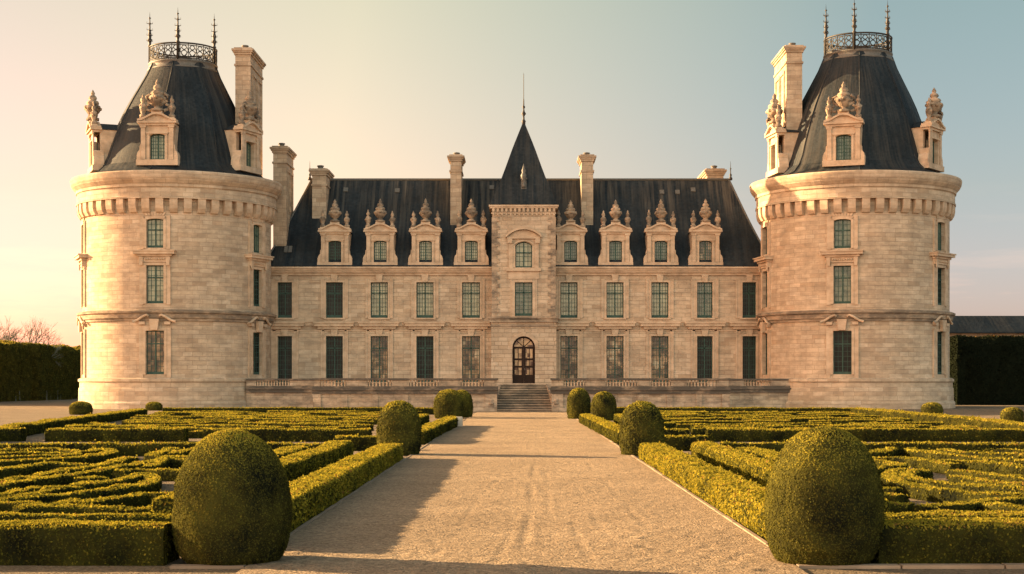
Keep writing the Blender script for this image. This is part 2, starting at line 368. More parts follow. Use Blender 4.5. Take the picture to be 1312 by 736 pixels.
M_dark = foliage('shade_dark_leaves', (0.006,0.008,0.005), (0.011,0.014,0.008), (0.02,0.023,0.012), 0.05)  # leaf colour darkened as painted shade on the right hedge

def gravel(name, a, b, c, fine=1.0, relief=1.0):
    m, nt, ns, ls, bs = mat(name)
    pos = nd(ns, 'ShaderNodeNewGeometry').outputs['Position']
    v = ns.new('ShaderNodeTexVoronoi'); v.inputs['Scale'].default_value = 31*fine; ls.new(pos, v.inputs['Vector'])
    n = noise(ns, ls, pos, 9, 8, 0.7); nl = noise(ns, ls, pos, 0.35, 5, 0.6)
    r = ramp(ns, [(0.25, a), (0.5, b), (0.75, c)]); ls.new(n, r.inputs[0]); col = r.outputs[0]
    hs = ramp(ns, [(0, g(0.58)), (1, g(1.32))]); sx = ns.new('ShaderNodeSeparateColor'); ls.new(v.outputs['Color'], sx.inputs[0]); ls.new(sx.outputs[0], hs.inputs[0])
    col = mixc(ns, ls, col, hs.outputs[0], 0.8, 'MULTIPLY')
    r3 = ramp(ns, [(0.3, g(0.80)), (0.7, g(1.10))]); ls.new(nl, r3.inputs[0]); col = mixc(ns, ls, col, r3.outputs[0], 1.0, 'MULTIPLY')
    ls.new(col, bs.inputs['Base Color']); bs.inputs['Roughness'].default_value = 0.95; bs.inputs['Specular IOR Level'].default_value = 0.1
    h1 = ns.new('ShaderNodeMath'); h1.operation = 'MULTIPLY_ADD'; ls.new(v.outputs['Distance'], h1.inputs[0]); h1.inputs[1].default_value = -0.35
    n5 = noise(ns, ls, pos, 13.0, 6, 0.75, (0.8, 1.0, 1)); n6 = noise(ns, ls, pos, 3.4, 4, 0.6, (0.7, 1.2, 1))
    h5 = ns.new('ShaderNodeMath'); h5.operation = 'MULTIPLY_ADD'; ls.new(n5, h5.inputs[0]); h5.inputs[1].default_value = 0.9
    h6 = ns.new('ShaderNodeMath'); h6.operation = 'MULTIPLY'; ls.new(n6, h6.inputs[0]); h6.inputs[1].default_value = 1.5
    ls.new(h6.outputs[0], h5.inputs[2]); ls.new(h5.outputs[0], h1.inputs[2])
    bump(ns, ls, bs, h1.outputs[0], 1.0, 0.085*relief)
    return m
M_path = gravel('path_gravel', (0.19,0.142,0.096), (0.315,0.237,0.16), (0.44,0.34,0.235))
M_ground = gravel('ground_gravel', (0.15,0.115,0.08), (0.205,0.16,0.11), (0.26,0.205,0.145))

# ------------------------------------------------------------------ ground
def gz(y): return 2000*EYE/(y-VY)
def P(x, y, h=0.0):
    Z = 2000*(EYE-h)/(y-VY); return ((x-VX)*Z/F, Z)
mb = MB(); mb.poly([(-2500,-300,0),(2500,-300,0),(2500,5000,0),(-2500,5000,0)])
tag(mb.build('ground', M_ground), kind='structure')
# gravel path: a fine sheet, raked and tracked, real relief in the near part
xs = np.linspace(-3.25, 3.25, 118); zs = [8.0]
while zs[-1] < 116: zs.append(zs[-1]*1.0034+0.004)
zs = np.array(zs); zs[-1] = 115.98
X, Zg = np.meshgrid(xs, zs)
def snoise(x, y, seed, octs):
    r = np.random.default_rng(seed); h = np.zeros_like(x)
    for fr, am in octs:
        for _ in range(5):
            a = r.uniform(0, 2*pi); ph = r.uniform(0, 2*pi); k = fr*r.uniform(0.7, 1.3)
            h += am/2.2*np.sin(k*(x*math.cos(a)+y*math.sin(a))+ph)
    return h
H = snoise(X, Zg, 3, [(2.0, 0.002), (7, 0.0025), (16, 0.003)])
def track(xa, za, xb, zb, w, d):
    global H
    t = np.clip((Zg-za)/(zb-za), 0, 1); xc = xa+(xb-xa)*t+0.02*np.sin(Zg*0.5+xa*9)
    fade = np.clip((Zg-za)/1.0, 0, 1)*np.clip((zb-Zg)/3.0, 0, 1)
    q = (X-xc)/w; H = H+0.36*d*fade*np.clip(0.55+0.45*np.sin(Zg*0.8+za*2.3)+0.2*np.sin(Zg*2.9+za),0.1,1)*(-np.exp(-q*q)+0.7*np.exp(-(np.abs(q)-1.6)**2*2.0))
for a in ((0.05,20,0.35,42,0.07,0.028),(0.42,21,0.62,38,0.05,0.02),(-1.1,19,-0.5,36,0.06,0.018),(1.3,17,1.1,34,0.06,0.016),(-0.35,18,0.1,29,0.05,0.02),(0.85,18,0.75,26,0.05,0.022),(1.9,22,1.75,48,0.06,0.014)): track(*a)
fr_ = np.random.default_rng(5)
for _ in range(420):                                        # footprints
    fx_, fy_ = fr_.uniform(-2.9, 2.9), 18+30*fr_.random()**1.6; fa = fr_.normal(0, 0.5); i0, i1 = np.searchsorted(zs, (fy_-0.5, fy_+0.5))
    dx, dy = X[i0:i1]-fx_, Zg[i0:i1]-fy_; uu = dx*math.cos(fa)+dy*math.sin(fa); vv_ = -dx*math.sin(fa)+dy*math.cos(fa)
    q = (uu/0.075)**2+(vv_/0.15)**2; H[i0:i1] += fr_.uniform(0.004, 0.012)*(-np.exp(-q)+0.55*np.exp(-(np.sqrt(q)-1.7)**2*3))
edge = np.clip((3.25-np.abs(X))/0.2, 0, 1); H = H*edge+0.03
verts = np.stack([X.ravel(), Zg.ravel(), H.ravel()], 1); nx = len(xs); nz = len(zs)
ii = (np.arange(nz-1)[:, None]*nx+np.arange(nx-1)[None, :]).ravel()
quads = np.stack([ii, ii+1, ii+nx+1, ii+nx], 1)
def np_mesh(name, verts, quads, mats, attr=None, smooth=True, midx=None):
    me = bpy.data.meshes.new(name); nv, nq = len(verts), len(quads)
    me.vertices.add(nv); me.vertices.foreach_set('co', verts.astype(np.float32).ravel())
    me.loops.add(nq*4); me.loops.foreach_set('vertex_index', quads.astype(np.int32).ravel())
    me.polygons.add(nq); me.polygons.foreach_set('loop_start', np.arange(0, nq*4, 4, dtype=np.int32))
    for m in mats: me.materials.append(m)
    me.update(calc_edges=True)
    me.polygons.foreach_set('use_smooth', np.full(nq, smooth))
    if attr is not None:
        a = me.attributes.new('leaf', 'FLOAT', 'FACE'); a.data.foreach_set('value', attr.astype(np.float32))
    me.validate()
    o = bpy.data.objects.new(name, me); COL.objects.link(o); return o
tag(np_mesh('path', verts, quads, [M_path]), kind='structure')

# kerbs of the path and of the two front beds
def kerb(sx, label):
    mb = MB(); a = 3.26*sx
    def seg(x0, x1, y0, y1, n):
        for i in range(n):
            t0, t1 = i/n, (i+1)/n; gx = 0.012
            if abs(y1-y0) > abs(x1-x0):
                ya, yb = y0+(y1-y0)*t0, y0+(y1-y0)*t1; mb.box(min(x0,x1), max(x0,x1), ya+gx, yb-gx, -0.05, 0.045+random.uniform(-.008,.008))
            else:
                xa, xb = sorted((x0+(x1-x0)*t0, x0+(x1-x0)*t1)); mb.box(xa+gx, xb-gx, y0, y1, -0.05, 0.04+random.uniform(-.008,.008))
    seg(a, a+0.06*sx, 18.62, 56, 34); seg(a, a+(0.9 if sx < 0 else 11)*sx, 18.4, 18.58, 1 if sx < 0 else 9)
    seg(a, a+0.06*sx, 56, 92, 20)
    return tag(mb.build('kerb', M_kerb), label, 'kerb')
kerb(-1, 'pale stone kerb edging the left side of the gravel path and the left bed')
kerb(1, 'pale stone kerb edging the right side of the gravel path and the right bed')

# ------------------------------------------------------------------ windows (local: x along the wall, y into it, origin at the sill)
def window_meshes(w, h, rise, cols, rows, transom, name='window', base=0.0, wood=M_green):
    """returns frame MB and pane MB"""
    f, p = MB(), MB(); y0, y1 = 0.26, 0.34; t = 0.075; hs = h-rise
    f.box(-w/2, -w/2+t, y0, y1, 0, hs); f.box(w/2-t, w/2, y0, y1, 0, hs); f.box(-w/2+t, w/2-t, y0, y1, 0, 0.13+base)
    top = arch_pts(w, rise) if rise > 0 else [(-w/2, 0), (w/2, 0)]
    for (xa, ha), (xb, hb) in zip(top[:-1], top[1:]):
        f.prism([(xa*0.999, h+ha-t), (xb*0.999, h+hb-t), (xb*0.999, h+hb), (xa*0.999, h+ha)], y0, y1)
    f.box(-0.05, 0.05, y0-0.02, y1, 0.13+base, h-t*0.6)
    if transom: f.box(-w/2+t, w/2-t, y0-0.02, y1-0.01, transom-0.05, transom+0.05)
    def topz(x):
        for (xa, ha), (xb, hb) in zip(top[:-1], top[1:]):
            if xa <= x <= xb: return h+ha+(hb-ha)*(x-xa)/max(xb-xa, 1e-6)
        return hs
    for i in range(1, cols):
        x = -w/2+w*i/cols
        if abs(x) < 0.06: continue
        f.box(x-0.016, x+0.016, y0+0.02, y1-0.02, 0.13+base, topz(x)-t*0.6)
    for j in range(1, rows):
        z = 0.13+base+(h-0.13-base)*j/rows
        if transom and abs(z-transom) < 0.12: continue
        ww = w/2-t
        f.box(-ww, ww, y0+0.021, y1-0.021, z-0.016, z+0.016)
    p.poly([(-w/2+t*0.5, y1-0.03, 0.05), (w/2-t*0.5, y1-0.03, 0.05)]+[(x*0.97, y1-0.03, h+a-t*0.5) for x, a in reversed(top)])
    return f, p
def add_window(parent, fm, pm, loc, rz, pane_m, surround=None, extra=None, name='window', sc=None, framem=None):
    o = bpy.data.objects.new(name, fm); COL.objects.link(o); o.parent = parent; o.location = loc; o.rotation_euler = (0, 0, rz)
    if sc: o.scale = sc
    p = bpy.data.objects.new('pane', pm.copy() if pm.materials[0] != pane_m else pm); COL.objects.link(p); p.parent = o
    p.data.materials[0] = pane_m
    if surround:
        s = bpy.data.objects.new('surround', surround); COL.objects.link(s); s.parent = o
    return o
def to_mesh(mb, name, m, uv='box'):
    o = mb.build(name, m, uv=uv); me = o.data; bpy.data.objects.remove(o); return me

# ------------------------------------------------------------------ dormer (local: origin at front base, y back into the roof)
def make_dormer(parent, loc, rz, sc, pane_m, depth=3.4, rich=False, roofm=M_slate):
    w, h = 2.42, 3.0; ww, wh, wr = 1.12, 1.92, 0.14
    key = ('dormer', round(depth, 2), rich)
    if key not in CACHE:
        mb = MB()
        grid_wall(mb, -w/2, w/2, 0, h, [(0, ww, 0.28, 0.28+wh, wr)], lambda u, z, d: (u, d, z), 0.42)
        mb.box(-w/2, -w/2+0.42, 0.43, depth, 0, h-0.004); mb.box(w/2-0.42, w/2, 0.43, depth, 0, h-0.004)
        # pilaster strips, architrave, sill, plinth
        for s in (-1, 1):
            mb.box(*sorted((s*(w/2-0.02), s*(w/2-0.34))), -0.10, -0.003, 0.32, h-0.36)
            mb.box(*sorted((s*(w/2+0.05), s*(w/2-0.40))), -0.15, -0.003, h-0.36, h-0.22)
            mb.box(*sorted((s*(ww/2+0.003), s*(ww/2+0.17))), -0.06, -0.004, 0.28, 0.28+wh-wr)
            # scroll console at the foot
            pr = [(s*(w/2+0.003), 0.30), (s*(w/2+0.30), 0.30), (s*(w/2+0.30), 0.62), (s*(w/2+0.22), 0.86), (s*(w/2+0.09), 1.02), (s*(w/2+0.07), 1.35), (s*(w/2+0.003), 1.42)]
            mb.prism(pr, -0.06, 0.7)
        mb.box(-w/2-0.32, w/2+0.32, -0.16, 0.6, -0.12, 0.295)
        mb.box(-ww/2-0.24, ww/2+0.24, -0.13, -0.005, h-0.62-0.2, h-0.62-0.1)
        ap = arch_pts(ww+0.34, wr+0.05)
        for (xa, ha), (xb, hb) in zip(ap[:-1], ap[1:]):
            z = 0.28+wh
            mb.prism([(xa, z+ha+0.02), (xb, z+hb+0.02), (xb, z+hb+0.16), (xa, z+ha+0.16)], -0.062, -0.004)
        # entablature and pediment
        mb.box(-w/2-0.10, w/2+0.10, -0.16, 0.5, h-0.22+0.003, h-0.05); mb.box(-w/2-0.24, w/2+0.24, -0.30, 0.55, h-0.05, h+0.09)
        n = 10
        lo = []; 
        for i in range(n+1):
            t = -1+2*i/n; lo.append((t*(w/2+0.20), h+0.095+0.50*(0.5+0.5*math.cos(pi*t))))
        mb.prism([(-w/2-0.18, h+0.092)]+[(x, z-0.003) for x, z in lo[1:-1]]+[(w/2+0.18, h+0.092)], -0.10, 0.35)
        for (xa, za), (xb, zb) in zip(lo[:-1], lo[1:]): mb.prism([(xa, za), (xb, zb), (xb, zb+0.15), (xa, za+0.15)], -0.32, 0.5)
        mb.box(-0.4, 0.4, -0.2, 0.3, h+0.5, h+0.82)
        for s in (-1, 1): mb.box(s*(w/2-0.15)-0.22, s*(w/2-0.15)+0.22, -0.2, 0.24, h+0.1, h+0.38)
        body = to_mesh(mb, 'dormer', M_trim)
        rf = MB(); a = w/2+0.1
        rf.prism([(-a, h+0.0), (0, h+0.62), (a, h+0.0)], 0.52, depth+1.6)
        roofme = to_mesh(rf, 'dormer_roof', roofm, 'slope')
        f, p = window_meshes(ww, wh, wr, 6, 7, None)
        u = MB()
        k = 1.0
        u.lathe([(0.34,0),(0.36,0.14),(0.2,0.2),(0.15,0.3),(0.26,0.38),(0.39,0.58),(0.45,0.78),(0.42,0.9),(0.28,0.97),(0.36,1.05),(0.30,1.18),(0.17,1.26),(0.24,1.36),(0.19,1.5),(0.09,1.58),(0.12,1.68),(0.08,1.78),(0.01,1.92)], 20, lobes=7, amp=0.10, noise=0.05)
        for i in range(9):
            a = 2*pi*i/9; u.lathe([(0.02,-0.11),(0.11,-0.05),(0.12,0.05),(0.02,0.12)], 7, c=(0.40*math.cos(a), 0.40*math.sin(a), 0.72+0.08*(i % 2)), noise=0.15)
        if rich:
            for s in (-1, 1):
                u.tube([(s*0.25,0,0.45),(s*0.55,0,0.62),(s*0.62,0,0.9),(s*0.42,0,1.05),(s*0.36,0,0.85)], 0.10, 7)
                u.tube([(s*0.4,-0.05,0.05),(s*0.62,-0.05,0.12),(s*0.66,-0.05,0.34),(s*0.5,-0.05,0.42)], 0.09, 7)
        s2 = MB()
        s2.lathe([(0.19,0),(0.20,0.16),(0.11,0.22),(0.15,0.35),(0.20,0.52),(0.21,0.68),(0.15,0.8),(0.08,0.88),(0.14,0.97),(0.13,1.1),(0.06,1.18),(0.07,1.26),(0.01,1.38)], 14, lobes=5, amp=0.12, noise=0.07)
        for i in range(6):
            a = 2*pi*i/6; s2.lathe([(0.02,-0.08),(0.08,-0.03),(0.08,0.04),(0.02,0.09)], 6, c=(0.17*math.cos(a), 0.17*math.sin(a), 0.58+0.1*(i % 2)), noise=0.15)
        CACHE[key] = (body, roofme, to_mesh(f, 'window_frame', M_green), to_mesh(p, 'pane', M_pcream), to_mesh(u, 'urn', M_carve), to_mesh(s2, 'finial', M_carve))
    body, roofme, fr, pn, urn, fin = CACHE[key]
    def add(name, me, par, loc=(0,0,0), rz=0):
        o = bpy.data.objects.new(name, me); COL.objects.link(o); o.parent = par; o.location = loc; o.rotation_euler = (0,0,rz); return o
    d = add('dormer', body, parent, loc, rz); d.scale = (sc, sc, sc)
    add('dormer_roof', roofme, d)
    add('window_frame', fr, d, (0, 0, 0.28))
    pm = pn
    if pane_m != M_pcream:
        pm = pn.copy(); pm.materials[0] = pane_m
    add('pane', pm, d, (0, 0, 0.28))
    ur = add('urn', urn, d, (0, 0.05, h+0.815), random.uniform(-0.3, 0.3)); ku = 1.22 if rich else 1.05; ur.scale = (ku*1.08, ku*1.08, ku*random.uniform(0.96, 1.04))
    for s in (-1, 1): add('finial', fin, d, (s*(w/2-0.15), 0.02, h+0.375), random.uniform(0, 6)).scale = (1.15, 1.15, (1.25 if rich else 1.1)*random.uniform(0.94, 1.05))
    return d
CACHE = {}

def make_chimney(parent, org, x0, x1, y0, y1, z0, z1, niches=()):
    mb = MB()
    mb.box(x0, x1, y0, y1, z0, z1-0.55)
    mb.box(x0-0.09, x1+0.09, y0-0.09, y1+0.09, z1-1.5, z1-1.34)
    mb.box(x0-0.10, x1+0.10, y0-0.10, y1+0.10, z1-0.55, z1-0.36); mb.box(x0-0.2, x1+0.2, y0-0.2, y1+0.2, z1-0.358, z1-0.22)
    mb.box(x0-0.28, x1+0.28, y0-0.28, y1+0.28, z1-0.218, z1-0.06); mb.box(x0-0.1, x1+0.1, y0-0.1, y1+0.1, z1-0.058, z1+0.06)
    # raised blind-arch mouldings on both long sides
    for side in niches:
        xs_ = x1 if side > 0 else x0; ym = (y0+y1)/2; wn_ = (y1-y0)*0.2
        for k in (-1, 1):
            for e in (-1, 1):
                yy = ym+k*(y1-y0)*0.2+e*wn_*0.75
                mb.box(*sorted((xs_+side*0.003, xs_+side*0.09)), yy-0.09, yy+0.09, z1-5.6, z1-2.2)
            yy = ym+k*(y1-y0)*0.2
            mb.box(*sorted((xs_+side*0.003, xs_+side*0.10)), yy-wn_*0.9, yy+wn_*0.9, z1-2.197, z1-1.95)
    c = mb.build('chimney', M_chim, parent, org=org)
    p = MB(); n = max(1, int((y1-y0)/1.6))
    for i in range(n):
        yy = y0+(y1-y0)*(i+0.5)/n
        p.lathe([(0.34,0),(0.36,0.05),(0.26,0.12),(0.24,0.26),(0.33,0.3),(0.3,0.38),(0.1,0.42)], 12, c=((x0+x1)/2, yy, z1+0.06))
    p.build('chimney_pot', M_lead, c, org=org)
    return c

# ------------------------------------------------------------------ the main wing
ZF = 137.0; K = ZF/F
def fx(x): return (x-VX)*K
def fz(y): return EYE+(VY-y)*K
CH = (0.2, ZF, 0.0)
ch = empty('chateau', CH, 0, 'long two-storey limestone chateau wing with steep slate roof, dormers and pointed central pavilion', 'chateau')
PX0, PX1 = fx(630), fx(712)            # pavilion
WX0, WX1 = fx(348)-3.2, fx(972)+3.2
wx = [365, 428.5, 486, 544.5, 603.5, 729, 788, 845.5, 903, 960]
wxw = [1.26, 1.48, 1.5, 1.5, 1.56, 1.5, 1.5, 1.5, 1.36, 1.2]
zl0, zl1 = 2.22, fz(431); zu0, zu1 = fz(407.5), fz(362)
mb = MB()
holesL = [(fx(x), w, zl0, zl1, 0) for x, w in zip(wx, wxw)]; holesU = [(fx(x), w, zu0, zu1, 0) for x, w in zip(wx, wxw)]
for a, b, sel in ((WX0, PX0+0.3, slice(0, 5)), (PX1-0.3, WX1, slice(5, 10))):
    grid_wall(mb, a, b, 0, fz(343), holesL[sel]+holesU[sel], lambda u, z, d: (u, ZF+d, z), 0.42)
mb.poly([(WX0,ZF,0),(WX0,ZF+13.4,0),(WX0,ZF+13.4,fz(343)),(WX0,ZF,fz(343))]); mb.poly([(WX1,ZF,0),(WX1,ZF,fz(343)),(WX1,ZF+13.4,fz(343)),(WX1,ZF+13.4,0)])
mb.poly([(WX0,ZF+13.4,0),(WX1,ZF+13.4,0),(WX1,ZF+13.4,fz(343)),(WX0,ZF+13.4,fz(343))])
mb.poly([(WX0,ZF,fz(345)),(WX1,ZF,fz(345)),(WX1,ZF+13.4,fz(345)),(WX0,ZF+13.4,fz(345))])
mb.build('wall', M_ash, ch, org=CH)
mb = MB()
for a, b in ((WX0, PX0-0.05), (PX1+0.05, WX1)): mb.box(a, b, ZF-0.14, ZF-0.003, 0, 2.17)
mb.build('plinth', M_gapshade, ch, org=CH)  # dark band added so the baluster gaps look shaded
# cornice, frieze, string course
def band(mb, x0, x1, zt, prof, y=ZF):
    for dz0, dz1, pr in prof: mb.box(x0, x1, y-pr, y-0.002, zt-dz1, zt-dz0-0.002)
mb = MB()
for a, b in ((WX0, PX0), (PX1, WX1)):
    band(mb, a, b, fz(342.5), [(0, 0.16, 0.62), (0.16, 0.34, 0.48), (0.34, 0.50, 0.36), (0.50, 0.72, 0.16)])
mb.build('cornice', M_trim, ch, org=CH)
mb = MB()
for a, b in ((WX0, PX0), (PX1, WX1)):
    band(mb, a, b, fz(412), [(0, 0.09, 0.24), (0.09, 0.34, 0.14), (0.34, 0.42, 0.10)])
    band(mb, a, b, fz(423), [(0, 0.10, 0.055)])
    band(mb, a, b, fz(360.5), [(0, 0.08, 0.03)])
mb.build('string_course', M_trim, ch, org=CH)
def facade_surround(w, h, lower):
    s = MB(); o = 1.17; zb = 0.0 if lower else -0.02; zt = h+(0.62 if lower else 0.30)
    for k in (-1, 1):
        s.box(*sorted((k*(w/2+0.16), k*o)), -0.055, -0.004, zb, zt)          # broad backing strip
        s.box(*sorted((k*(w/2+0.002), k*(w/2+0.158))), -0.10, -0.004, zb, h)  # architrave
        s.box(*sorted((k*(o-0.10), k*(o+0.03))), -0.105, -0.056, zb, zt-0.02)
    s.box(-w/2-0.158, w/2+0.158, -0.10, -0.004, h+0.002, h+0.17)
    s.prism([(-0.22, h+0.0), (0.22, h+0.0), (0.32, h+(0.60 if lower else 0.78)), (-0.32, h+(0.60 if lower else 0.78))], -0.17, -0.104)
    if lower:
        s.box(-1.45, 1.45, -0.27, -0.003, h+0.63, h+0.86)
        s.box(-1.72, 1.72, -0.46, -0.003, h+0.862, h+1.10); s.box(-1.80, 1.80, -0.54, -0.003, h+1.102, h+1.20)
    else:
        s.box(-w/2-0.2, w/2+0.2, -0.14, -0.004, -0.14, -0.002)
    return s
panes = {}
kindsU = [M_pdark, M_pdark, M_pcream, M_pcream, M_pcream, M_pcream, M_pcream, M_pcream, M_pgreen, M_pdark]
kindsL = [M_pdark, M_pdark, M_pmix, M_pdark, M_pmix, M_pmix, M_pmix, M_pmix, M_pdark, M_pdark]
for i, (x, w) in enumerate(zip(wx, wxw)):
    for lower in (True, False):
        h = (zl1-zl0) if lower else (zu1-zu0)
        f, p = window_meshes(w, h, 0, 6, 9 if lower else 8, h*0.74 if lower else h*0.70, base=0.12)
        fm = to_mesh(f, 'window', M_green); pm = to_mesh(p, 'pane', M_pcream)
        sm = to_mesh(facade_surround(w, h, lower), 'surround', M_trim)
        add_window(ch, fm, pm, (fx(x)-CH[0], 0, zl0 if lower else zu0), 0, (kindsL if lower else kindsU)[i], sm)
# pavilion
PF = 135.4; pk = PF/F
def px_(x): return (x-VX)*pk
def pz(y): return EYE+(VY-y)*pk
pc = px_(671); ph = (712-630)/2*pk
mb = MB()
DW, DZ0, DZ1 = 29*pk, pz(491.5), pz(431)
grid_wall(mb, pc-ph-0.05, pc+ph+0.05, 0, pz(408), [(pc, DW, DZ0, DZ1, DW/2)], lambda u, z, d: (u, PF+d, z), 0.5)
mb.box(pc-ph-0.05, pc-ph+0.4, PF+0.51, ZF+3, 0, pz(408)); mb.box(pc+ph-0.4, pc+ph+0.05, PF+0.51, ZF+3, 0, pz(408))
mb.build('pavilion_base', M_rust, ch, org=CH)
mb = MB()
ph2 = ph-0.05
grid_wall(mb, pc-ph2, pc+ph2, pz(408), pz(263), [(pc, 1.52, pz(405), pz(362), 0), (pc, 1.45, pz(343), pz(310), 0.32)], lambda u, z, d: (u, PF+d, z), 0.42)
mb.box(pc-ph2, pc-ph2+0.4, PF+0.43, ZF+6, pz(408), pz(263)); mb.box(pc+ph2-0.4, pc+ph2, PF+0.43, ZF+6, pz(408), pz(263))
mb.build('pavilion_wall', M_ash, ch, org=CH)
for s in (-1, 1):
    mb = MB(); z = pz(407)+0.05; k = 0
    while z < pz(283):
        L = 0.62 if k % 2 else 0.38
        xa, xb = sorted((pc+s*(ph2+0.05), pc+s*(ph2-L)))
        mb.box(xa, xb, PF-0.07, PF-0.003, z, z+0.36)
        if s < 0: mb.box(xa, xa+0.047, PF-0.003, PF+L+0.1, z, z+0.36)
        else: mb.box(xb-0.047, xb, PF-0.003, PF+L+0.1, z, z+0.36)
        z += 0.36; k += 1
    mb.build('quoins', M_carve, ch, org=CH)
mb = MB()
b0 = pz(263)
for dz0, dz1, pr in ((0, 0.16, 0.30), (0.16, 0.30, 0.22), (0.62, 0.78, 0.08)):
    mb.box(pc-ph2-pr, pc+ph2+pr, PF-pr, ZF+6, b0-dz1, b0-dz0-0.003)
n = 15
for i in range(n):
    xx = pc-ph2+0.1+(2*ph2-0.2)*i/(n-1)
    mb.box(xx-0.10, xx+0.10, PF-0.2, PF-0.003, b0-0.60, b0-0.303); mb.box(xx-0.07, xx+0.07, PF-0.12, PF-0.083, b0-0.9, b0-0.63)
mb.build('pavilion_cornice', M_trim, ch, org=CH)
mb = MB()
zt = pz(407)
mb.box(pc-ph-0.28, pc+ph+0.28, PF-0.30, ZF+0.0, zt-0.10, zt+0.06); mb.box(pc-ph-0.2, pc+ph+0.2, PF-0.2, ZF, zt-0.42, zt-0.103); mb.box(pc-ph-0.12, pc+ph+0.12, PF-0.1, ZF, zt-0.8, zt-0.68)
mb.build('pavilion_string_course', M_ledge, ch, org=CH)
# pavilion windows and pediment
h = pz(362)-pz(405)
f, p = window_meshes(1.52, h, 0, 4, 8, h*0.70, base=0.1)
s = MB()
for k in (-1, 1): s.box(*sorted((k*0.765, k*1.02)), -0.09, -0.004, -0.05, h+0.12); s.box(*sorted((k*1.02, k*1.16)), -0.05, -0.004, -0.05, h+0.3)
s.box(-0.76, 0.76, -0.09, -0.004, h+0.003, h+0.2); s.box(-1.25, 1.25, -0.2, -0.003, -0.32, -0.055)
add_window(ch, to_mesh(f, 'window', M_green), to_mesh(p, 'pane', M_pcream), (pc-CH[0], PF-CH[1], pz(405)), 0, M_pgreen, to_mesh(s, 'surround', M_trim))
h = pz(310)-pz(343)
f, p = window_meshes(1.45, h, 0.32, 4, 5, h*0.58)
s = MB()
for k in (-1, 1):
    s.box(*sorted((k*0.73, k*0.95)), -0.09, -0.004, 0, h-0.32); s.box(*sorted((k*0.952, k*1.3)), -0.13, -0.004, -0.15, h-0.15)
    s.prism([(k*0.98, h-0.146), (k*1.38, h-0.146), (k*1.42, h+0.25), (k*1.0, h+0.25)], -0.24, -0.004)
ap = arch_pts(1.9, 0.42)
for (xa, ha), (xb, hb) in zip(ap[:-1], ap[1:]): s.prism([(xa, h+ha+0.03), (xb, h+hb+0.03), (xb, h+hb+0.17), (xa, h+ha+0.17)], -0.1, -0.004)
s.box(-1.45, 1.45, -0.22, -0.003, h+0.255, h+0.42)
ap = arch_pts(3.1, 0.72, 14)
for (xa, ha), (xb, hb) in zip(ap[:-1], ap[1:]): s.prism([(xa, h+1.05+ha), (xb, h+1.05+hb), (xb, h+1.27+hb), (xa, h+1.27+ha)], -0.38, -0.004)
s.prism([(-1.4, h+0.423)]+[(x*0.9, h+1.02+a) for x, a in ap[1:-1]]+[(1.4, h+0.423)], -0.08, -0.004)
s.box(-1.5, 1.5, -0.26, -0.004, -0.32, -0.06); s.box(-1.35, 1.35, -0.07, -0.004, -1.0, -0.322)
add_window(ch, to_mesh(f, 'window', M_green), to_mesh(p, 'pane', M_pcream), (pc-CH[0], PF-CH[1], pz(343)), 0, M_pcream, to_mesh(s, 'surround', M_trim))
# door
dh = DZ1-DZ0; f, p = MB(), MB(); y0, y1 = 0.32, 0.42; rr = DW/2
for k in (-1, 1):
    f.box(*sorted((k*rr, k*(rr-0.21))), y0, y1, 0, dh-rr); f.box(*sorted((k*0.005, k*0.17)), y0-0.03, y1, 0, dh-rr-0.08)
    f.box(*sorted((k*0.13, k*(rr-0.15))), y0+0.01, y1, 0, 0.75)
    for z in (1.45, 2.1): f.box(*sorted((k*0.13, k*(rr-0.15))), y0+0.01, y1-0.01, z-0.08, z+0.08)
    xm = k*(0.13+rr-0.15)/2; f.box(xm-0.03, xm+0.03, y0+0.02, y1-0.02, 0.75, dh-rr-0.08)
f.box(-rr+0.15, rr-0.15, y0-0.02, y1, dh-rr-0.08, dh-rr+0.08)
ap = arch_pts(DW, rr, 16)
for (xa, ha), (xb, hb) in zip(ap[:-1], ap[1:]):
    c0 = dh-rr; sx = (rr-0.15)/rr
    f.prism([(xa, dh+ha), (xb, dh+hb), (xb*sx, c0+(dh+hb-c0)*sx), (xa*sx, c0+(dh+ha-c0)*sx)], y0, y1)
for a in (45, 90, 135): f.tube([(0, y0+0.05, dh-rr+0.05), ((rr-0.1)*math.cos(R_(a)), y0+0.05, dh-rr+(rr-0.1)*math.sin(R_(a)))], 0.035, 6)
p.poly([(-rr+0.05, y1-0.04, 0.1), (rr-0.05, y1-0.04, 0.1)]+[(x*0.95, y1-0.04, dh-rr+(a+rr)*0.95) for x, a in reversed(ap)])
door = f.build('door', M_wood, ch, loc=(pc-CH[0], PF-CH[1], DZ0)); p.build('pane', M_pdoor, door)
hd = MB(); hd.tube([(0.09, 0.24, 1.15), (0.09, 0.24, 1.35)], 0.025, 6); hd.build('handle', M_lead, door)
mb = MB()
ap = arch_pts(DW+0.02, rr+0.01, 11)
for i, ((xa, ha), (xb, hb)) in enumerate(zip(ap[:-1], ap[1:])):
    c0 = dh-rr; k = 1.36 if i % 2 else 1.28
    mb.prism([(xa, c0+(ha+rr)), (xb, c0+(hb+rr)), (xb*k, c0+(hb+rr)*k), (xa*k, c0+(ha+rr)*k)], -0.06-0.01*(i % 2), -0.004)
mb.build('door_arch', M_trim, door)
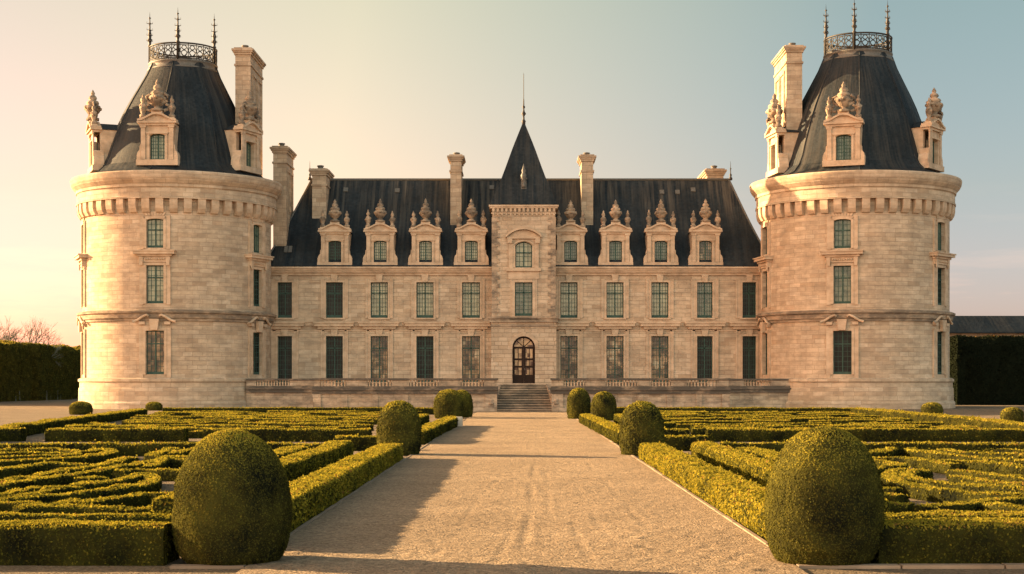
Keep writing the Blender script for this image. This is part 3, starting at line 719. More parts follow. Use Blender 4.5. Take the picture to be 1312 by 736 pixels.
# main roof (hipped, slightly bell-cast)
ex0, ex1 = fx(336), fx(991); ey0, ey1 = ZF-0.55, ZF+13.9; ez = fz(342)
rx0, rx1 = (399-VX)*143.3/F, (934-VX)*143.3/F; ry = 143.3; rz_ = EYE+259.5*143.3/F
mb = MB(); n = 14; rings = []
for i in range(n+1):
    t = i/n; zz = ez+(rz_-ez)*(t-0.045*math.sin(pi*t)*(1-0.4*t))
    x0 = ex0+(rx0-ex0)*t; x1 = ex1+(rx1-ex1)*t; ya = ey0+(ry-ey0)*t; yb = ey1+(ry+0.02-ey1)*t
    rings.append(((x0,ya,zz),(x1,ya,zz),(x1,yb,zz),(x0,yb,zz)))
for i in range(n):
    for k in range(4):
        l = (k+1) % 4; mb.poly((rings[i][k], rings[i][l], rings[i+1][l], rings[i+1][k]))
roof = mb.build('roof', M_slate, ch, uv='slope', org=CH)
mb = MB(); mb.tube([(rx0, ry, rz_), (rx1, ry, rz_)], 0.13, 8)
for a, b in ((0, (rx0,)), (1, (rx1,))):
    mb.tube([Vector(r[a]) for r in rings], 0.09, 6)
mb.build('ridge_flashing', M_lead, roof, org=CH)
def rooft(z):                                     # depth of the front slope at height z
    lo, hi = 0.0, 1.0
    for _ in range(30):
        t = (lo+hi)/2; zz = ez+(rz_-ez)*(t-0.045*math.sin(pi*t)*(1-0.4*t))
        lo, hi = (t, hi) if zz < z else (lo, t)
    return ey0+(ry-ey0)*t
for x in (397, 936):
    mb = MB(); X = (x-VX)*ry/F
    mb.lathe([(0.16,0),(0.18,0.2),(0.08,0.3),(0.13,0.5),(0.05,0.6),(0.04,1.0),(0.1,1.05),(0.03,1.12),(0.01,1.75)], 10, c=(X, ry, rz_-0.05))
    mb.build('roof_finial', M_iron, roof, org=CH)
# skylight and roof vents
def on_roof(xpx, ypx, w, hgt, name, m):
    Zc = rooft(fz(ypx)+0.0); z = EYE+(VY-ypx)*Zc/F; Zc = rooft(z); X = (xpx-VX)*Zc/F
    mb = MB(); s = (rz_-ez)/(ry-ey0); L = math.hypot(1, s); dy, dz = 1/L, s/L
    ny, nz = -dz, dy
    def q(u, v, d): return (X+u, Zc+v*dy+d*ny, z+v*dz+d*nz)
    a = [q(-w/2,-hgt/2,-0.1), q(w/2,-hgt/2,-0.1), q(w/2,hgt/2,-0.1), q(-w/2,hgt/2,-0.1)]; b = [q(-w/2,-hgt/2,0.09), q(w/2,-hgt/2,0.09), q(w/2,hgt/2,0.09), q(-w/2,hgt/2,0.09)]
    mb.poly(b)
    for i in range(4):
        j = (i+1) % 4; mb.poly((a[i], a[j], b[j], b[i]))
    return mb.build(name, m, roof, org=CH)
for x in (366.5, 372): on_roof(x, 320, 0.32, 0.75, 'skylight', M_lead)
for x, y in ((509, 244), (848, 246), (868, 246), (888, 243), (630, 240), (443, 243)): on_roof(x, y, 0.42, 0.5, 'roof_vent', M_lead)
# spire
mb = MB(); sc_ = (pc, PF+ph2+0.15); sb = pz(262); n = 12; base = ph2+0.22
apz = EYE+(VY-157)*sc_[1]/F; prev = None; srings = []
for i in range(n+1):
    t = i/n; r = base*(1-t)+0.06*t; r -= 0.14*math.sin(pi*min(1, t*1.4))*(1-t); zz = sb+(apz-sb)*t
    srings.append([(sc_[0]-r, sc_[1]-r, zz), (sc_[0]+r, sc_[1]-r, zz), (sc_[0]+r, sc_[1]+r, zz), (sc_[0]-r, sc_[1]+r, zz)])
for i in range(n):
    for k in range(4):
        l = (k+1) % 4; mb.poly((srings[i][k], srings[i][l], srings[i+1][l], srings[i+1][k]))
spire = mb.build('spire_roof', M_slate_t, ch, uv='slope', org=CH)
mb = MB(); mb.lathe([(0.14,-0.5),(0.16,0),(0.2,0.1),(0.09,0.25),(0.08,0.55),(0.22,0.75),(0.1,0.95),(0.06,1.2),(0.15,1.35),(0.06,1.5),(0.05,2.0),(0.03,2.1),(0.025,4.2),(0.005,4.4)], 10, c=(sc_[0], sc_[1], apz))
mb.build('spire_finial', M_iron, spire, org=CH)
mb = MB()
yy = sc_[1]-base*0.80; z0 = EYE+(VY-241)*yy/F
mb.box(sc_[0]-0.24, sc_[0]+0.24, yy+0.02, yy+1.3, z0-0.25, z0+0.75); mb.box(sc_[0]-0.30, sc_[0]+0.30, yy-0.05, yy+1.3, z0+0.753, z0+0.88)
mb.lathe([(0.16,0),(0.17,0.3),(0.10,0.38),(0.17,0.62),(0.20,0.8),(0.24,0.95),(0.26,1.1),(0.15,1.3),(0.19,1.5),(0.10,1.75),(0.02,2.1)], 12, c=(sc_[0], yy, z0), noise=0.05)
mb.build('lucarne', M_lead, spire, org=CH)
# dormers
for i, x in enumerate((429.5, 487.5, 545.5, 604, 731, 788.5, 846.5, 903.5)):
    make_dormer(ch, (fx(x)-CH[0], -0.28, fz(341)), 0, 1.0, [M_pdark, M_pcream, M_pcream, M_pcream, M_pgreen, M_pgreen, M_pgreen, M_pmix][i])
# chimneys
def chim(x0, x1, ytop, Zf, L, zb, niches=()):
    make_chimney(ch, CH, (x0-VX)*Zf/F, (x1-VX)*Zf/F, Zf, Zf+L, zb, EYE+(VY-ytop)*Zf/F, niches)
chim(577, 591, 199, 139.9, 3.2, 15); chim(745, 760, 199, 139.9, 3.2, 15)
chim(400, 418, 217, 140.4, 3.6, 15.5); chim(906, 927, 217, 145.0, 6.0, 16)
chim(350, 367, 188, 138.2, 4.2, 11, (1,))

# ------------------------------------------------------------------ round towers
def tower(cx, label, wins, hip, dz, cent, chim_side, wpanes):
    cy = 135.0; T = empty('round_tower', (cx, cy, 0), 0, label, 'tower', 'round towers at the ends of the chateau')
    Rw = 7.95; U = ('cyl', 0, 0, Rw)
    WN = [(1.50, 2.85, 6.40), (1.42, 8.62, 11.72), (1.38, 13.15, 15.52)]        # width, sill, head
    holes = [(-a*pi/180*Rw, w, zb, zt, 0 if k < 2 else 0.10) for a in wins for k, (w, zb, zt) in enumerate(WN)]
    mb = MB(); mb_map = lambda u, z, d: ((Rw-d)*math.sin(u/Rw), -(Rw-d)*math.cos(u/Rw), z)
    grid_wall(mb, -pi*Rw, pi*Rw, 2.2, 16.2, holes, mb_map, 0.42, du=0.62)
    mb.build('wall', M_ash, T, uv=U)
    mb = MB(); mb.ring([(7.7,-0.1),(8.42,-0.1),(8.42,0.5),(8.30,0.6),(8.27,1.7),(8.2,1.76),(8.2,2.2),(8.32,2.26),(8.32,2.46),(8.1,2.56),(7.7,2.56)], 96)
    mb.build('plinth', M_ash, T, uv=U)
    mb = MB(); mb.ring([(7.8,7.2),(8.08,7.2),(8.10,7.38),(8.22,7.44),(8.26,7.78),(8.42,7.86),(8.44,8.02),(8.2,8.12),(7.8,8.14)], 96)
    mb.build('string_course', M_ledge, T, uv=U)
    # corbel table
    mb = MB(); n = 46
    for i in range(n):
        a0, a1 = 2*pi*i/n, 2*pi*(i+0.56)/n
        pr = [(Rw+0.003, 16.0), (Rw+0.22, 16.05), (Rw+0.40, 16.35), (Rw+0.46, 16.7), (Rw+0.46, 17.15), (Rw+0.003, 17.15)]
        b = len(mb.v)
        for a in (a0, a1):
            for r, z in pr: mb.v.append((r*math.sin(a), -r*math.cos(a), z))
        m_ = len(pr); mb.face(range(b, b+m_)); mb.face(range(b+2*m_-1, b+m_-1, -1))
        for k in range(m_):
            l = (k+1) % m_; mb.face((b+k, b+m_+k, b+m_+l, b+l))
    mb.build('corbel_table', M_trim, T, uv=U)
    mb = MB(); mb.ring([(7.6,16.15),(7.951,16.15),(7.951,17.153),(8.47,17.153),(8.47,17.3),(8.40,17.34),(8.40,18.05),(8.5,18.1),(8.52,18.3),(8.62,18.42),(8.80,18.62),(8.92,18.85),(8.96,19.05),(8.98,19.25),(8.9,19.36),(8.3,19.45),(7.6,19.45)], 96)
    mb.build('cornice', M_ash, T, uv=U)
    # windows
    for wi, a in enumerate(wins):
        for k, (w, zb, zt) in enumerate(WN):
            hh = zt-zb; key = ('tw', k)
            if key not in CACHE:
                f, p = window_meshes(w, hh, 0 if k < 2 else 0.10, 4, (8, 7, 5)[k], hh*(0.70, 0.68, 0.62)[k], base=0.08)
                s = MB(); bk = 0.10                              # the wall curves back behind the trim
                for e in (-1, 1):
                    s.box(*sorted((e*(w/2+0.004), e*(w/2+0.22))), -0.07, bk, -0.02, hh)
                    s.box(*sorted((e*(w/2+0.222), e*(w/2+0.56))), -0.03, bk+0.08, -0.1 if k else -0.3, hh+0.25)
                if k == 2:
                    ap = arch_pts(w, 0.10)
                    for (xa, ha), (xb, hb) in zip(ap[:-1], ap[1:]): s.prism([(xa, hh+ha+0.004), (xb, hh+hb+0.004), (xb*1.25, hh+hb+0.24), (xa*1.25, hh+ha+0.24)], -0.07, bk)
                    for q in range(-3, 4): s.prism([(q*0.22-0.09, hh+0.25), (q*0.22+0.09, hh+0.25), (q*0.27+0.1, hh+0.55), (q*0.27-0.1, hh+0.55)], -0.05, bk)
                else: s.box(-w/2-0.22, w/2+0.22, -0.07, bk, hh+0.003, hh+0.22)
                if k == 1:                                       # carved frieze and cornice above the first-floor window
                    s.box(-w/2-0.58, w/2+0.58, -0.14, bk+0.05, hh+0.26, hh+0.72)
                    for e in (-1, 1):
                        s.prism([(e*(w/2+0.26), hh+0.0), (e*(w/2+0.52), hh+0.0), (e*(w/2+0.56), hh+0.7), (e*(w/2+0.22), hh+0.7)], -0.24, -0.143)
                    for q in range(9): s.lathe([(0.02,-0.1),(0.1,-0.04),(0.1,0.05),(0.02,0.1)], 7, c=(-w/2-0.05+(w+0.1)*q/8, -0.15, hh+0.5), noise=0.2)
                    s.box(-w/2-0.72, w/2+0.72, -0.30, bk+0.15, hh+0.722, hh+0.90); s.box(-w/2-0.98, w/2+0.98, -0.52, bk+0.15, hh+0.902, hh+1.12); s.box(-w/2-1.05, w/2+1.05, -0.6, bk+0.15, hh+1.122, hh+1.22)
                if k == 0:                                       # broken scroll pediment and keystone under the string course
                    s.prism([(-0.28, hh+0.05), (0.28, hh+0.05), (0.40, hh+0.95), (-0.40, hh+0.95)], -0.36, -0.073)
                    for e in (-1, 1):
                        s.tube([(e*1.75, -0.2, hh+0.72), (e*1.35, -0.26, hh+0.86), (e*0.95, -0.3, hh+1.12), (e*0.6, -0.32, hh+1.28), (e*0.42, -0.34, hh+1.16)], 0.11, 8)
                        s.box(*sorted((e*1.3, e*(w/2+0.05))), -0.2, bk, hh+0.5, hh+0.74)
                CACHE[key] = (to_mesh(f, 'window', M_green), to_mesh(p, 'pane', M_pcream), to_mesh(s, 'surround', M_trim))
            fm, pm, sm = CACHE[key]; al = R_(a)
            add_window(T, fm, pm, (-Rw*math.sin(al), -Rw*math.cos(al), zb), -al, wpanes[wi][k], sm)
    # roof: eight gently rounded facets
    def rf(a):
        b = ((a-hip) % (pi/4))-pi/8; return 0.4*(math.cos(pi/8)/math.cos(b))*1.03+0.6*0.99
    dzz = lambda z: 19.4+(z-19.4)*(29.4+dz-19.4)/10.0
    prof = [(8.2,19.4),(7.35,19.8),(6.75,20.4),(6.45,21.1),(6.18,22.0),(5.82,23.1),(5.42,24.2),(5.0,25.2),(4.5,26.2),(3.95,27.2),(3.3,28.4),(2.88,29.4)]
    mb = MB(); N = 64; b = 0
    for k, (r, z) in enumerate(prof):
        t = (z-19.4)/10
        for i in range(N):
            a = hip+2*pi*i/N; mb.v.append((r*rf(a)*math.cos(a)+cent*t, r*rf(a)*math.sin(a), dzz(z)))
    for k in range(len(prof)-1):
        for i in range(N):
            j = (i+1) % N; mb.face((k*N+i, k*N+j, (k+1)*N+j, (k+1)*N+i), 0, True)
    mb.face([(len(prof)-1)*N+i for i in range(N)])
    roof = mb.build('roof', M_slate_t, T, uv=('cyl', 0, 0, 6.0), sharp=12)
    mb = MB()
    for i in range(8):
        a = hip+i*pi/4; mb.tube([(r*rf(a)*math.cos(a)+cent*(z-19.4)/10, r*rf(a)*math.sin(a), dzz(z)) for r, z in prof], 0.06, 6)
    mb.build('hip_flashing', M_slate_t, roof)
    mb = MB(); zt = 29.4+dz
    mb.lathe([(2.95,-0.55),(3.05,-0.4),(2.95,-0.3),(2.86,0.0),(2.95,0.08),(2.95,0.2),(2.6,0.22)], 48, c=(cent, 0, zt)); mb.build('lead_curb', M_lead, roof)
    # crown railing
    rail = MB(); Rr = 2.86; z0, z1 = zt+0.28, zt+1.55
    for z, r in ((z0, 0.05), (z1, 0.075), (z1-0.16, 0.035), (z0+0.14, 0.035)):
        rail.tube([(cent+Rr*math.cos(2*pi*i/48), Rr*math.sin(2*pi*i/48), z) for i in range(49)], r, 6)
    nb = 26
    for i in range(nb):
        def q(u, z): a = 2*pi*(i+u)/nb; return (cent+Rr*math.cos(a), Rr*math.sin(a), z0+z)
        rail.tube([q(0, 0), q(0, 1.27)], 0.04, 5)
        H_ = 1.27
        rail.tube([q(0.5+0.34*math.cos(t), 0.42+0.24*math.sin(t)) for t in np.linspace(0, 2*pi, 13)], 0.042, 5)
        rail.tube([q(0.5+0.28*math.cos(t), 0.90+0.19*math.sin(t)) for t in np.linspace(0, 2*pi, 11)], 0.042, 5)
        rail.tube([q(0.5+0.46*math.sin(t*3.1), 0.16+0.96*t) for t in np.linspace(0, 1, 9)], 0.03, 5)
        rail.tube([q(0.5-0.46*math.sin(t*3.1), 0.16+0.96*t) for t in np.linspace(0, 1, 9)], 0.03, 5)
    rail.build('railing', M_iron, T)
    for a in ((78, 9, -66) if cx < 0 else (70, 6, -60)):
        # spiky iron finial on the railing
        al = R_(a+(-12.4 if cx < 0 else 12.05)); f = MB()
        pr = [(0.12,-1.4),(0.12,0),(0.19,0.08),(0.1,0.2),(0.16,0.5),(0.22,0.6),(0.12,0.72),(0.17,1.0),(0.1,1.3),(0.15,1.42),(0.07,1.5),(0.06,1.9),(0.14,1.98),(0.05,2.06),(0.045,2.4),(0.12,2.46),(0.03,2.54),(0.005,3.0)]
        c = (cent-Rr*math.sin(al), -Rr*math.cos(al), z1)
        f.lathe(pr, 10, c=c)
        for z in (0.45, 0.95, 1.4, 1.95):
            for q in range(4):
                t = q*pi/2+0.4; f.tube([(c[0], c[1], c[2]+z), (c[0]+0.26*math.cos(t), c[1]+0.26*math.sin(t), c[2]+z+0.06), (c[0]+0.24*math.cos(t), c[1]+0.24*math.sin(t), c[2]+z+0.2)], 0.04, 5, r1=0.015)
        f.build('finial', M_iron, T)
    for i, a in enumerate(wins):
        al = R_(a + (0 if cx < 0 else (0, -4, 0)[i])); r = (7.15, 7.2, 7.2)[i]
        make_dormer(T, (-r*math.sin(al), -r*math.cos(al), 20.1), -al, 1.12, (M_pcream if cx < 0 else M_pgreen), depth=2.6, rich=True, roofm=M_slate_t)
    xa, xb = (-24.45, -23.15) if cx < 0 else (22.65, 24.0)
    make_chimney(T, (0, 0, 0), xa-cx, xb-cx, -1.6, 4.6, 18.6, EYE+(VY-(62 if cx < 0 else 59))*133.4/F, (1,) if cx < 0 else (-1,))
    return T
tower(-29.7, 'left round limestone tower with railing-crowned slate roof and tall chimney on its right side', (0.9, 68, -68), R_(-90-4), 0.0, 0.45, 1,
      [(M_pmix, M_pcream, M_pcream), (M_pdark,)*3, (M_pdark, M_pdark, M_pgreen)])
tower(28.8, 'right round limestone tower with railing-crowned slate roof and tall chimney on its left side', (19, -50, 82), R_(-90-9), 0.85, 0.3, -1,
      [(M_pdark, M_pgreen, M_pgreen), (M_pdark, M_pdark, M_pgreen), (M_pdark,)*3])

# ------------------------------------------------------------------ terraces, balustrades and steps
def baluster_mesh():
    mb = MB(); mb.box(-0.085, 0.085, -0.085, 0.085, 0, 0.05); mb.box(-0.085, 0.085, -0.085, 0.085, 0.40, 0.45)
    mb.lathe([(0.05,0.05),(0.075,0.08),(0.05,0.11),(0.085,0.18),(0.08,0.24),(0.045,0.31),(0.04,0.35),(0.07,0.38),(0.06,0.40)], 10)
    return to_mesh(mb, 'baluster', M_trim)
BAL = baluster_mesh()
def terrace(sx, label, runs_c, runs_o):
    """runs: baluster runs in photo x; the rest of the parapet is solid pedestal"""
    Zc, Zo = 116.0, 130.0; org = (sx*9.0, 126, 0)
    T = empty('terrace', org, 0, label, 'terrace')
    xi = (636.5-VX)*Zc/F if sx < 0 else (707-VX)*Zc/F; xm = sx*15.4; xo = sx*22.9
    fl = 1.58
    def bx(mb, xa, xb, *r): mb.box(*sorted((xa, xb)), *r)
    mb = MB(); bx(mb, xi, xm, Zc, PF-0.01 if False else ZF-1.7, 0, fl); bx(mb, xm+sx*0.002, xo, Zo, ZF-0.6, 0, fl-0.003)
    for x in np.linspace(xi, xm, 7)[1:-1]: bx(mb, x-0.22, x+0.22, Zc-0.07, Zc-0.002, 0.0, 1.30)
    bx(mb, xm-sx*0.5, xm+sx*0.07, Zc-0.12, Zc-0.003, 0, 1.32); bx(mb, xi-sx*0.02, xi+sx*0.85, Zc-0.12, Zc-0.003, 0, 1.32)
    bx(mb, xi, xm+sx*0.05, Zc-0.17, Zc-0.125, 0, 0.26)
    mb.build('wall', M_terr, T, org=org)
    for (xa, xb, Z) in ((xi-sx*0.1, xm+sx*0.12, Zc), (xm+sx*0.13, xo, Zo)):
        mb = MB(); bx(mb, xa, xb, Z-0.16, Z+0.4, 1.34, 1.60); bx(mb, xa-sx*0.02, xb, Z-0.28, Z+0.45, 1.60, 1.74); bx(mb, xa, xb, Z-0.1, Z+0.35, 1.74, 1.90)
        mb.build('ledge', M_lichen, T, org=org)
        mb = MB(); bx(mb, xa, xb, Z-0.14, Z+0.38, 2.352, 2.50); mb.build('coping', M_lichen, T, org=org)
    # solid pedestals between the baluster runs, then the balusters
    for runs, Z, xa, xb in ((runs_c, Zc, xi, xm), (runs_o, Zo, xm+sx*0.15, xo)):
        rr_ = sorted([tuple(sorted(((a-VX)*Z/F, (b-VX)*Z/F))) for a, b in runs]); lo, hi = sorted((xa, xb)); cur = lo
        ped = MB()
        for a, b in rr_+[(hi, hi)]:
            if a-cur > 0.02:
                ped = MB(); ped.box(cur, a, Z-0.02, Z+0.28, 1.902, 2.35); ped.box(cur+0.12, a-0.12, Z-0.05, Z-0.022, 1.95, 2.3) if a-cur > 0.5 else None
                ped.build('pedestal', M_terr, T, org=org)
            if b > a:
                n = max(2, int(round((b-a)/0.24)))
                for i in range(n):
                    o = bpy.data.objects.new('baluster', BAL); COL.objects.link(o); o.parent = T
                    o.location = (a+(b-a)*(i+0.5)/n-org[0], Z+0.13-org[1], 1.902-org[2]); o.scale = (0.8, 0.8, 1)
            cur = b
    return T
terrace(-1, 'balustraded stone terrace left of the entrance steps, with dark lichen on its ledge', [(410, 444), (471, 502), (524, 562), (590, 620)], [(328, 371)])
terrace(1, 'balustraded stone terrace right of the entrance steps, its grey base heavily stained', [(722, 750), (776, 816), (834, 860), (880, 918)], [(953, 987)])
ST = empty('entrance_steps', (0.15, 117, 0), 0, 'flight of dark worn stone steps rising from the gravel path to the arched door', 'steps')
so_ = (0.15, 117, 0); ns_ = 11; hw0, hw1 = 2.18, 1.72; sxc = 0.17
for i in range(ns_):
    mb = MB(); t = i/(ns_-1); hw = hw0+(hw1-hw0)*t; z = 2.04*(i+1)/ns_; y = 116.05+0.42*i
    mb.box(sxc-hw, sxc+hw, y, y+0.5 if i < ns_-1 else PF-0.03, z-2.04/ns_-0.02*(i > 0), z); mb.box(sxc-hw, sxc+hw, y-0.06, y-0.001, z-0.07, z-0.001, 1)
    mb.build('step', [M_step, M_terr], ST, org=so_)
for s in (-1, 1):
    mb = MB()
    xa = sxc+s*(hw0+0.02); xb = sxc+s*(hw1-0.02)
    q = [(xa,115.95),(xa+s*0.55,115.9),(xa+s*0.55,121),(xb,121)]
    mb2 = MB(); b = 0
    zt = [0.62, 0.62, 2.1, 2.1]
    # scrolled side wall falling towards the foot of the flight
    pts = 9
    for i in range(pts):
        t = i/(pts-1); y = 115.86+4.6*t; z = 0.55+1.5*(t**0.75); xi_ = xa+(xb-xa)*t
        for xx in (xi_, xa+s*0.42): mb.v += [(xx, y, 0.0), (xx, y, z)]
    for i in range(pts-1):
        k = i*4; l = k+4
        for f4 in ((k, l, l+1, k+1), (k+1, l+1, l+3, k+3), (k+2, k+3, l+3, l+2)): mb.face(f4)
    mb.face((0, 1, 3, 2)); mb.face((pts*4-4, pts*4-2, pts*4-1, pts*4-3))
    mb.lathe([(0.26,0),(0.28,0.1),(0.2,0.18),(0.26,0.34),(0.16,0.5),(0.02,0.55)], 14, c=((xa+xa+s*0.42)/2, 116.05, 0.55), noise=0.05)
    mb.build('side_wall', M_carve, ST, org=so_)

# ------------------------------------------------------------------ right-hand outbuilding
ow = empty('outbuilding', (56, 167, 0), 0, 'long low stone outbuilding with dark slate roof behind the tall dark hedge at right', 'outbuilding')
mb = MB(); mb.box(30, 90, 165, 171, 0, 7.45); mb.build('wall', M_ash, ow, org=(56,167,0))
mb = MB(); mb.poly([(29.5,164.3,7.5),(90.5,164.3,7.5),(90.5,168,9.35),(29.5,168,9.35)]); mb.poly([(29.5,171.7,7.5),(29.5,168,9.35),(90.5,168,9.35),(90.5,171.7,7.5)]); mb.box(29.5, 90.5, 164.25, 164.5, 7.36, 7.498)
mb.build('roof', M_slate, ow, uv='slope', org=(56,167,0))

# ------------------------------------------------------------------ foliage
def leafy(name, verts, quads, s, cover, m, label, cat, group=None, lift=0.5, seed=0, sun_tone0=0.0, stray=0.006, var=0.13, body=0.14, tilt=0.5):
    r = np.random.default_rng(seed)
    A, B, C, D = (verts[quads[:, i]] for i in range(4))
    n1 = np.cross(C-A, D-B); area = np.linalg.norm(n1, axis=1)/2; nrm = n1/np.maximum(area[:, None]*2, 1e-9)
    N = int(area.sum()*cover/(s*s*0.55)); N = max(N, 8)
    fi = r.choice(len(quads), N, p=area/area.sum())
    u, v = r.random(N)[:, None], r.random(N)[:, None]
    Pp = A[fi]*(1-u)*(1-v)+B[fi]*u*(1-v)+C[fi]*u*v+D[fi]*(1-u)*v
    nn = nrm[fi]+r.normal(0, tilt, (N, 3)); up = nrm[fi][:, 2] > 0.75; nn[up, 2] *= 0.35; nn[up, :2] *= 1.6; nn /= np.linalg.norm(nn, axis=1)[:, None]
    t = np.cross(nn, r.normal(0, 1, (N, 3))); t /= np.maximum(np.linalg.norm(t, axis=1)[:, None], 1e-6); bt = np.cross(nn, t)
    k = (s*r.uniform(0.55, 1.25, N))[:, None]
    off = np.where(r.random(N) < stray, r.uniform(1.4, 2.8, N), r.uniform(-0.7, 0.9, N))     # a few stray shoots
    Pp = Pp+nrm[fi]*(s*lift*off)[:, None]
    lv = np.stack([Pp-t*k*0.62, Pp-bt*k*0.36, Pp+t*k*0.62, Pp+bt*k*0.36], 1).reshape(-1, 3)
    nq = len(verts)+np.arange(N*4).reshape(N, 4)
    fresh = np.clip((nrm[fi][:, 2]-0.2)/0.6, 0, 1)                       # upward faces painted lighter, as if sunlit
    attr = np.concatenate([np.full(len(quads), body), np.clip(r.normal(0.30+sun_tone0, var, N)+(0.42-sun_tone0)*fresh, 0.05, 0.95)])  # core painted dark as shade between leaves; leaf tones carry painted sun
    o = np_mesh(name, np.concatenate([verts, lv]), np.concatenate([quads, nq]), [m], attr, smooth=False)
    return tag(o, label, cat, group)
def sweep(pts, w, h, step, seed, closed=False, amp=0.03, z0=0.0):
    """clipped hedge body along a ground polyline"""
    p = np.array(pts, float)
    if len(p) > 2:                                         # Catmull-Rom
        q = []
        ext = np.vstack([2*p[0]-p[1], p, 2*p[-1]-p[-2]]) if not closed else np.vstack([p[-2], p, p[1]])
        for i in range(1, len(ext)-2):
            a, b, c, d = ext[i-1:i+3]
            for t in np.linspace(0, 1, 8, endpoint=False): q.append(0.5*((2*b)+(-a+c)*t+(2*a-5*b+4*c-d)*t*t+(-a+3*b-3*c+d)*t**3))
        q.append(ext[-2]); p = np.array(q)
    sl_ = np.concatenate([[0], np.cumsum(np.linalg.norm(np.diff(p, axis=0), axis=1))]); L = sl_[-1]; n = max(3, int(L/step))
    ss = np.linspace(0, L, n+1); p = np.stack([np.interp(ss, sl_, p[:, 0]), np.interp(ss, sl_, p[:, 1])], 1)
    d = np.gradient(p, axis=0); d /= np.maximum(np.linalg.norm(d, axis=1)[:, None], 1e-9); nr = np.stack([-d[:, 1], d[:, 0]], 1)
    sec = [(-0.47,0),(-0.5,0.35),(-0.5,0.7),(-0.47,0.9),(-0.40,0.985),(-0.2,1.0),(0,1.0),(0.2,1.0),(0.40,0.985),(0.47,0.9),(0.5,0.7),(0.5,0.35),(0.47,0)]
    m = len(sec); vv = np.zeros((n+1, m, 3))
    for j, (a, b) in enumerate(sec):
        vv[:, j, :2] = p+nr*(a*w); vv[:, j, 2] = z0+b*h
    X, Y, Zz = vv[..., 0], vv[..., 1], vv[..., 2]
    dd = snoise(X+Zz*0.7, Y-Zz*0.4, seed, [(1.3, amp*0.7), (5, amp*0.5), (14, amp*0.35)])
    off = np.array([(a, (b-0.5)*0.9 if b > 0.8 else 0) for a, b in sec])
    vv[..., :2] += nr[:, None, :]*(off[:, 0]*2)[None, :, None]*dd[..., None]; vv[..., 2] += off[:, 1][None, :]*2*dd*(Zz > z0+0.01)
    V = vv.reshape(-1, 3)
    i = np.arange(n)[:, None]*m+np.arange(m-1)[None, :]; i = i.ravel()
    Q = np.stack([i, i+m, i+m+1, i+1], 1)
    caps = []
    for e in (0, n):
        for j in range(m//2):
            q = [e*m+j, e*m+j+1, e*m+m-2-j, e*m+m-1-j]
            if q[1] == q[2]: q[2] = q[3]
            if len(set(q)) == 4: caps.append(q if e == 0 else q[::-1])
    return V, np.concatenate([Q, np.array(caps)])
HID = [0]
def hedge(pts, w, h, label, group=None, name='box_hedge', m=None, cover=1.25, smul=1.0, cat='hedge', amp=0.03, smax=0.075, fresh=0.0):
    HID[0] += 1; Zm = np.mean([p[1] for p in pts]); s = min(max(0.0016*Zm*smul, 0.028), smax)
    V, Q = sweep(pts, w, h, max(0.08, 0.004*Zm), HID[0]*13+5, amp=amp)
    return leafy(name, V, Q, s, cover, m or M_box, label, cat, group, seed=HID[0], sun_tone0=fresh)
def dome(x, y, R, h, label, group, prof=0, z=0.0, kk=1.0):
    HID[0] += 1; Zm = y
    pr = [[(0.72,0),(0.84,0.05),(0.93,0.13),(0.985,0.25),(1.0,0.36),(0.985,0.48),(0.94,0.6),(0.86,0.71),(0.74,0.81),(0.60,0.89),(0.42,0.95),(0.22,0.985),(0.02,1.0)],
          [(0.88,0),(0.94,0.08),(0.98,0.2),(1.0,0.35),(0.99,0.5),(0.955,0.62),(0.9,0.72),(0.81,0.81),(0.67,0.89),(0.48,0.95),(0.25,0.985),(0.02,1.0)]][prof]
    n = 48; k = 3; rr = np.interp(np.linspace(0, len(pr)-1, len(pr)*k), range(len(pr)), [p[0] for p in pr]); zz = np.interp(np.linspace(0, len(pr)-1, len(pr)*k), range(len(pr)), [p[1] for p in pr])
    a = np.arange(n)/n*2*pi; Rg = rr[:, None]*R; Xv = Rg*np.cos(a)[None]; Yv = Rg*np.sin(a)[None]; Zv = np.repeat(zz[:, None]*h, n, 1)
    d = snoise(Xv*1.3+Zv*0.8, Yv*1.3-Zv*0.9, HID[0]*7, [(2.0, 0.010*R), (7, 0.012*R), (15, 0.012*R)])
    f = 1+d/np.maximum(Rg, 0.25*R); V = np.stack([Xv*f, Yv*f, Zv], 2).reshape(-1, 3)
    m = len(rr); i = np.arange(m-1)[:, None]*n+np.arange(n)[None]; j = np.arange(m-1)[:, None]*n+((np.arange(n)+1) % n)[None]
    Q = np.stack([i.ravel(), j.ravel(), j.ravel()+n, i.ravel()+n], 1)
    s = min(max(0.0012*Zm*kk, 0.020), 0.07)
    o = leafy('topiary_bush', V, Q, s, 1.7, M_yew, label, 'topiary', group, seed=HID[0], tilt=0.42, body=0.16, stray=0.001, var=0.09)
    o.location = (x, y, z); o.rotation_euler = (0, 0, 0)
    t = MB(); t.tube([(0,0,-0.05),(0.02,0.01,0.3*h)], 0.05, 7); t.build('trunk', M_bark, o)
    return o
GD = 'rounded topiary bushes flanking the path'
dome(-3.53, 19.05, 0.715, 1.62, 'large egg-shaped topiary bush in the left foreground, its left edge sunlit', GD)
dome(3.67, 18.95, 0.715, 1.66, 'large egg-shaped topiary bush in the right foreground, golden on its left side', GD)
dome(-3.70, 47.2, 0.66, 1.63, 'bullet-shaped topiary bush at the far end of the left path-side hedge', GD, 1)
dome(3.62, 46.9, 0.665, 1.62, 'bullet-shaped dark topiary bush at the far end of the right path-side hedge', GD, 1)
dome(-4.40, 95.0, 0.92, 1.75, 'larger of the two dark bushes touching each other left of the steps', GD, 1)
dome(-3.75, 97.5, 0.72, 1.70, 'narrower of the two dark bushes touching each other left of the steps', GD, 1)
dome(3.42, 93.0, 0.70, 1.85, 'dark bush half hidden behind another one, right of the steps', GD, 1)
